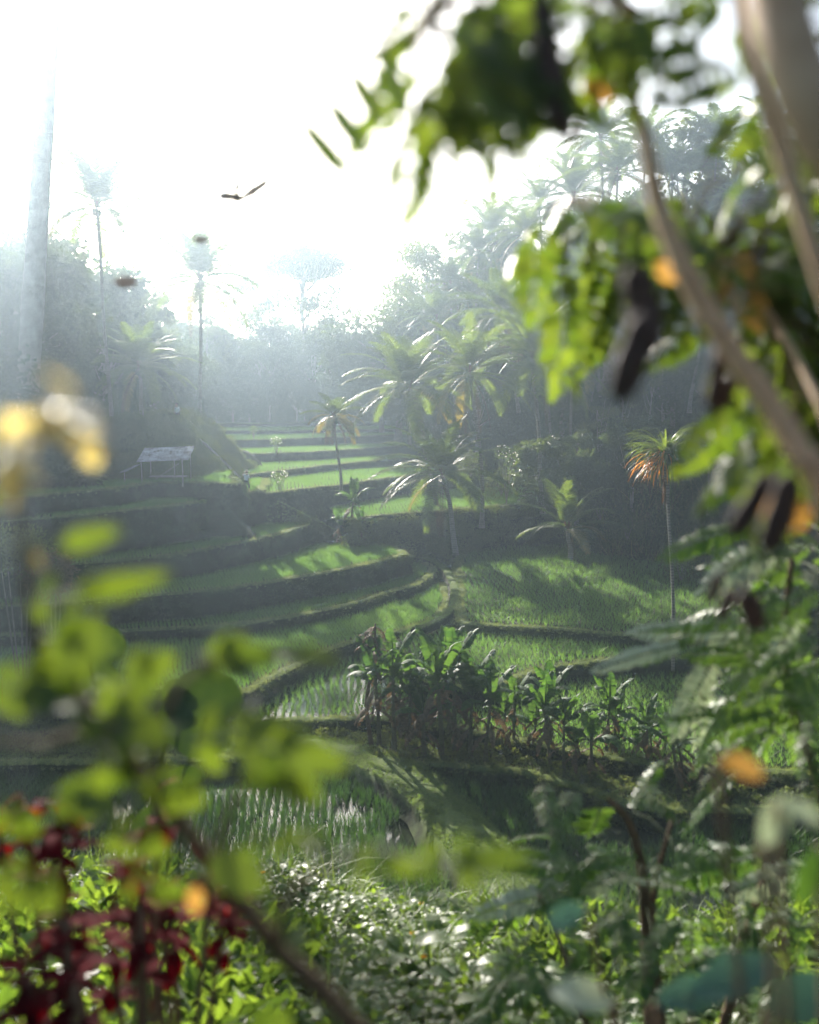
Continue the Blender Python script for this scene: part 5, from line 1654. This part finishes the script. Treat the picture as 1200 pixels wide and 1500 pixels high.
def lone_leaves(name, base, d, label, items, mats, cat='plant'):
    b0 = at_d(base[0], base[1], d)
    e = empty(name, (b0.x, b0.y, gz(b0.x, b0.y))); tag(e, label, cat)
    O = Vector(e.location); lf, st = MB(), MB()
    for a, c, w, mi in items:
        p, q = at_d(a[0], a[1], d) - O, at_d(c[0], c[1], d) - O
        lf.oval(p, q - p, face(p + O, .25) + Vector((0, 0, .6)), (q - p).length * 1.1, w * d / F, mi, 9, .12, .7, .06, 0, .5)
        st.tube(spline([Vector((random.uniform(-.04, .04), 0, -.05)), p * .55 + Vector((.04, .03, .02)), p], .06), .005, 6)
    lf.build('leaves', mats, e); st.build('stem', M['stem_brown'], e)


lone_leaves('yellowing_plant', (1200, 1700), 1.15, 'thin plant at the right edge carrying one glowing orange leaf and a bent pale leaf', [((1052, 1116), (1126, 1126), 40, 0), ((1118, 1240), (1150, 1170), 40, 1), ((1140, 1180), (1215, 1192), 36, 1), ((1205, 1240), (1160, 1330), 40, 2)], [M['orange_leaf'], M['pale_sheen'], M['pinnate']])
lone_leaves('blue_green_plant', (1050, 1900), 1.5, 'broad blue green leaves close by in the bottom right corner', [((1010, 1460), (1130, 1395), 70, 0), ((960, 1470), (1060, 1440), 60, 0), ((900, 1470), (820, 1440), 56, 1), ((1120, 1480), (1230, 1440), 80, 0), ((860, 1330), (800, 1350), 40, 0)], [M['teal_leaf'], M['pale_sheen']])
for (px, py, d, lab) in ((680, 1470, 5.4, 'low rosette of broad glossy leaves at the bottom centre of the bank'), (600, 1440, 5.8, 'rosette of broad leaves left of the glossy bottom rosette'), (770, 1475, 5.0, 'rosette of broad leaves right of the glossy bottom rosette'),
                         (645, 1385, 6.6, 'rosette with one round yellow green leaf near the brow of the bank')):
    p = at_d(px, py, d); z = gz(p.x, p.y)
    e = empty('broad_leaf_rosette', (p.x, p.y, z)); tag(e, lab, 'plant')
    b, s = MB(), MB()
    for i in range(11):
        az = i * 2.4; el = random.uniform(.25, 1.0); l = random.uniform(.13, .22)
        q = Vector((cos(az) * .06, sin(az) * .06, random.uniform(.12, .26)))
        b.oval(q, (cos(az), sin(az), el), (-cos(az) * el, -sin(az) * el, 1), l, l * .5, 1 if (i == 3 and 'yellow' in lab) else 0, 7, .12, .9, .05)
        s.tube([(0, 0, -.03), q * .5 + Vector((0, 0, .03)), q], .006, 5)
    b.build('leaves', [M['cover'], M['shrub_fg']], e); s.build('stem', M['stem_green'], e)
for i, (px, py, d, ps) in enumerate(((338, 1279, 8.6, 'leftmost orange flower on the brow of the bank'), (386, 1288, 8.4, 'orange flower on the brow beside the leftmost one'), (617, 1325, 7.8, 'orange flower at the right of the brow, under the olive leaf'), (313, 1374, 6.6, 'orange flower low at the left, by the brown slanting stem'),
                                     (352, 1432, 5.8, 'lowest orange flower, beside the brown slanting stem'), (622, 1430, 5.8, 'orange flower at the bottom, above the glossy rosette'), (604, 1369, 6.8, 'orange flower in the middle of the bank, below the brow'))):
    p = at_d(px, py, d); z = gz(p.x, p.y)
    e = empty('orange_flower', (p.x, p.y, z)); tag(e, ps, 'flower')
    h = max(.18, p.z - z)
    s = MB(); s.tube([(0, 0, -.03), (.01, .01, h * .5), (0, 0, h)], .004, 5); s.build('stem', M['stem_green'], e)
    b = MB()
    for k in range(9):
        az = k * .7; b.oval((0, 0, h), (cos(az), sin(az), .8), (-cos(az), -sin(az), 1), .03, .018, 0, 4)
    b.build('petals', M['flower'], e)

# dry leaves drifting through the air
for (blades, d, lab) in (([((345, 297), (404, 258), 12), ((350, 290), (312, 284), 14), ((346, 285), (350, 260), 10), ((345, 280), (350, 300), 16)], 3.2, 'pale curled leaf with wing like lobes drifting in the white sky'),
                         ([((165, 414), (205, 412), 16), ((178, 416), (182, 426), 5)], 3.0, 'small grey leaf drifting in haze beside the lone tall palm'),
                         ([((278, 349), (310, 352), 9), ((292, 350), (293, 362), 5)], 3.0, 'small dark leaf drifting above the lone tall palm crown'),
                         ([((676, 299), (692, 287), 8), ((696, 288), (714, 282), 4)], 3.6, 'tiny yellow green leaf pair drifting in the bright sky over the hill')):
    c = at_d(blades[0][0][0], blades[0][0][1], d)
    b = MB()
    for a, q, w in blades:
        p_, q_ = at_d(a[0], a[1], d) - c, at_d(q[0], q[1], d * 1.01) - c
        b.oval(p_, q_ - p_, face(c, .3), (q_ - p_).length, w * d / F, 0, 7, .15, .5, .1)
    o = b.build('drifting_leaf', M['shrub_yellow' if 'yellow' in lab else 'dry_grey'])
    o.location = c
    tag(o, lab, 'leaf')

# plants at the foot of the thick far left trunk
for (px, py, d, h, lab, mt) in ((25, 800, 43, 2.6, 'bush with pale shining leaves at the thick left trunk', 'tree_b'), (70, 830, 43, 2.0, 'reddish brown bush right of the thick left trunk', 'palm_dead')):
    p = at_d(px, py, d); z = gz(p.x, p.y)
    e = empty('bush', (p.x, p.y, z)); tag(e, lab, 'bush')
    b = MB(); s = MB(); H_ = p.z - z
    for k in range(5):
        a = k * 1.3; q = Vector((cos(a) * h * .3, sin(a) * h * .3, H_ - .3 + .4 * sin(k)))
        s.tube([(0, 0, -.2), q * .6, q], [.06, .04, .02], 6)
        n_ = 240; g = rng.normal(0, 1, (n_, 3)); g *= h * .33 * rng.uniform(.3, 1, (n_, 1)) / np.linalg.norm(g, axis=1, keepdims=True)
        b.leaves(np.array(q) + g, g + rng.normal(0, .4, (n_, 3)), rng.normal(0, .6, (n_, 3)) + [0, 0, 1], .26, .12)
    b.build('foliage', M[mt], e); s.build('stem', M['bark'], e)
# ------------------------------------------------------------------ haze
def haze(density, aniso):
    m, nt, p, out = new_mat('morning_haze')
    nt.nodes.remove(p)
    v = nt.nodes.new('ShaderNodeVolumePrincipled')
    v.inputs['Color'].default_value = (.66, .84, 1.0, 1)
    v.inputs['Density'].default_value = density
    v.inputs['Anisotropy'].default_value = aniso
    nt.links.new(v.outputs[0], out.inputs['Volume'])
    b = MB()
    zlo, zhi = -22, 60
    b.box((0, 480, (zlo + zhi) / 2), (2100, 1150, zhi - zlo))
    tag(b.build('haze', m), 'pale morning haze filling the whole valley', 'haze', kind='stuff')


haze(.001, .77)
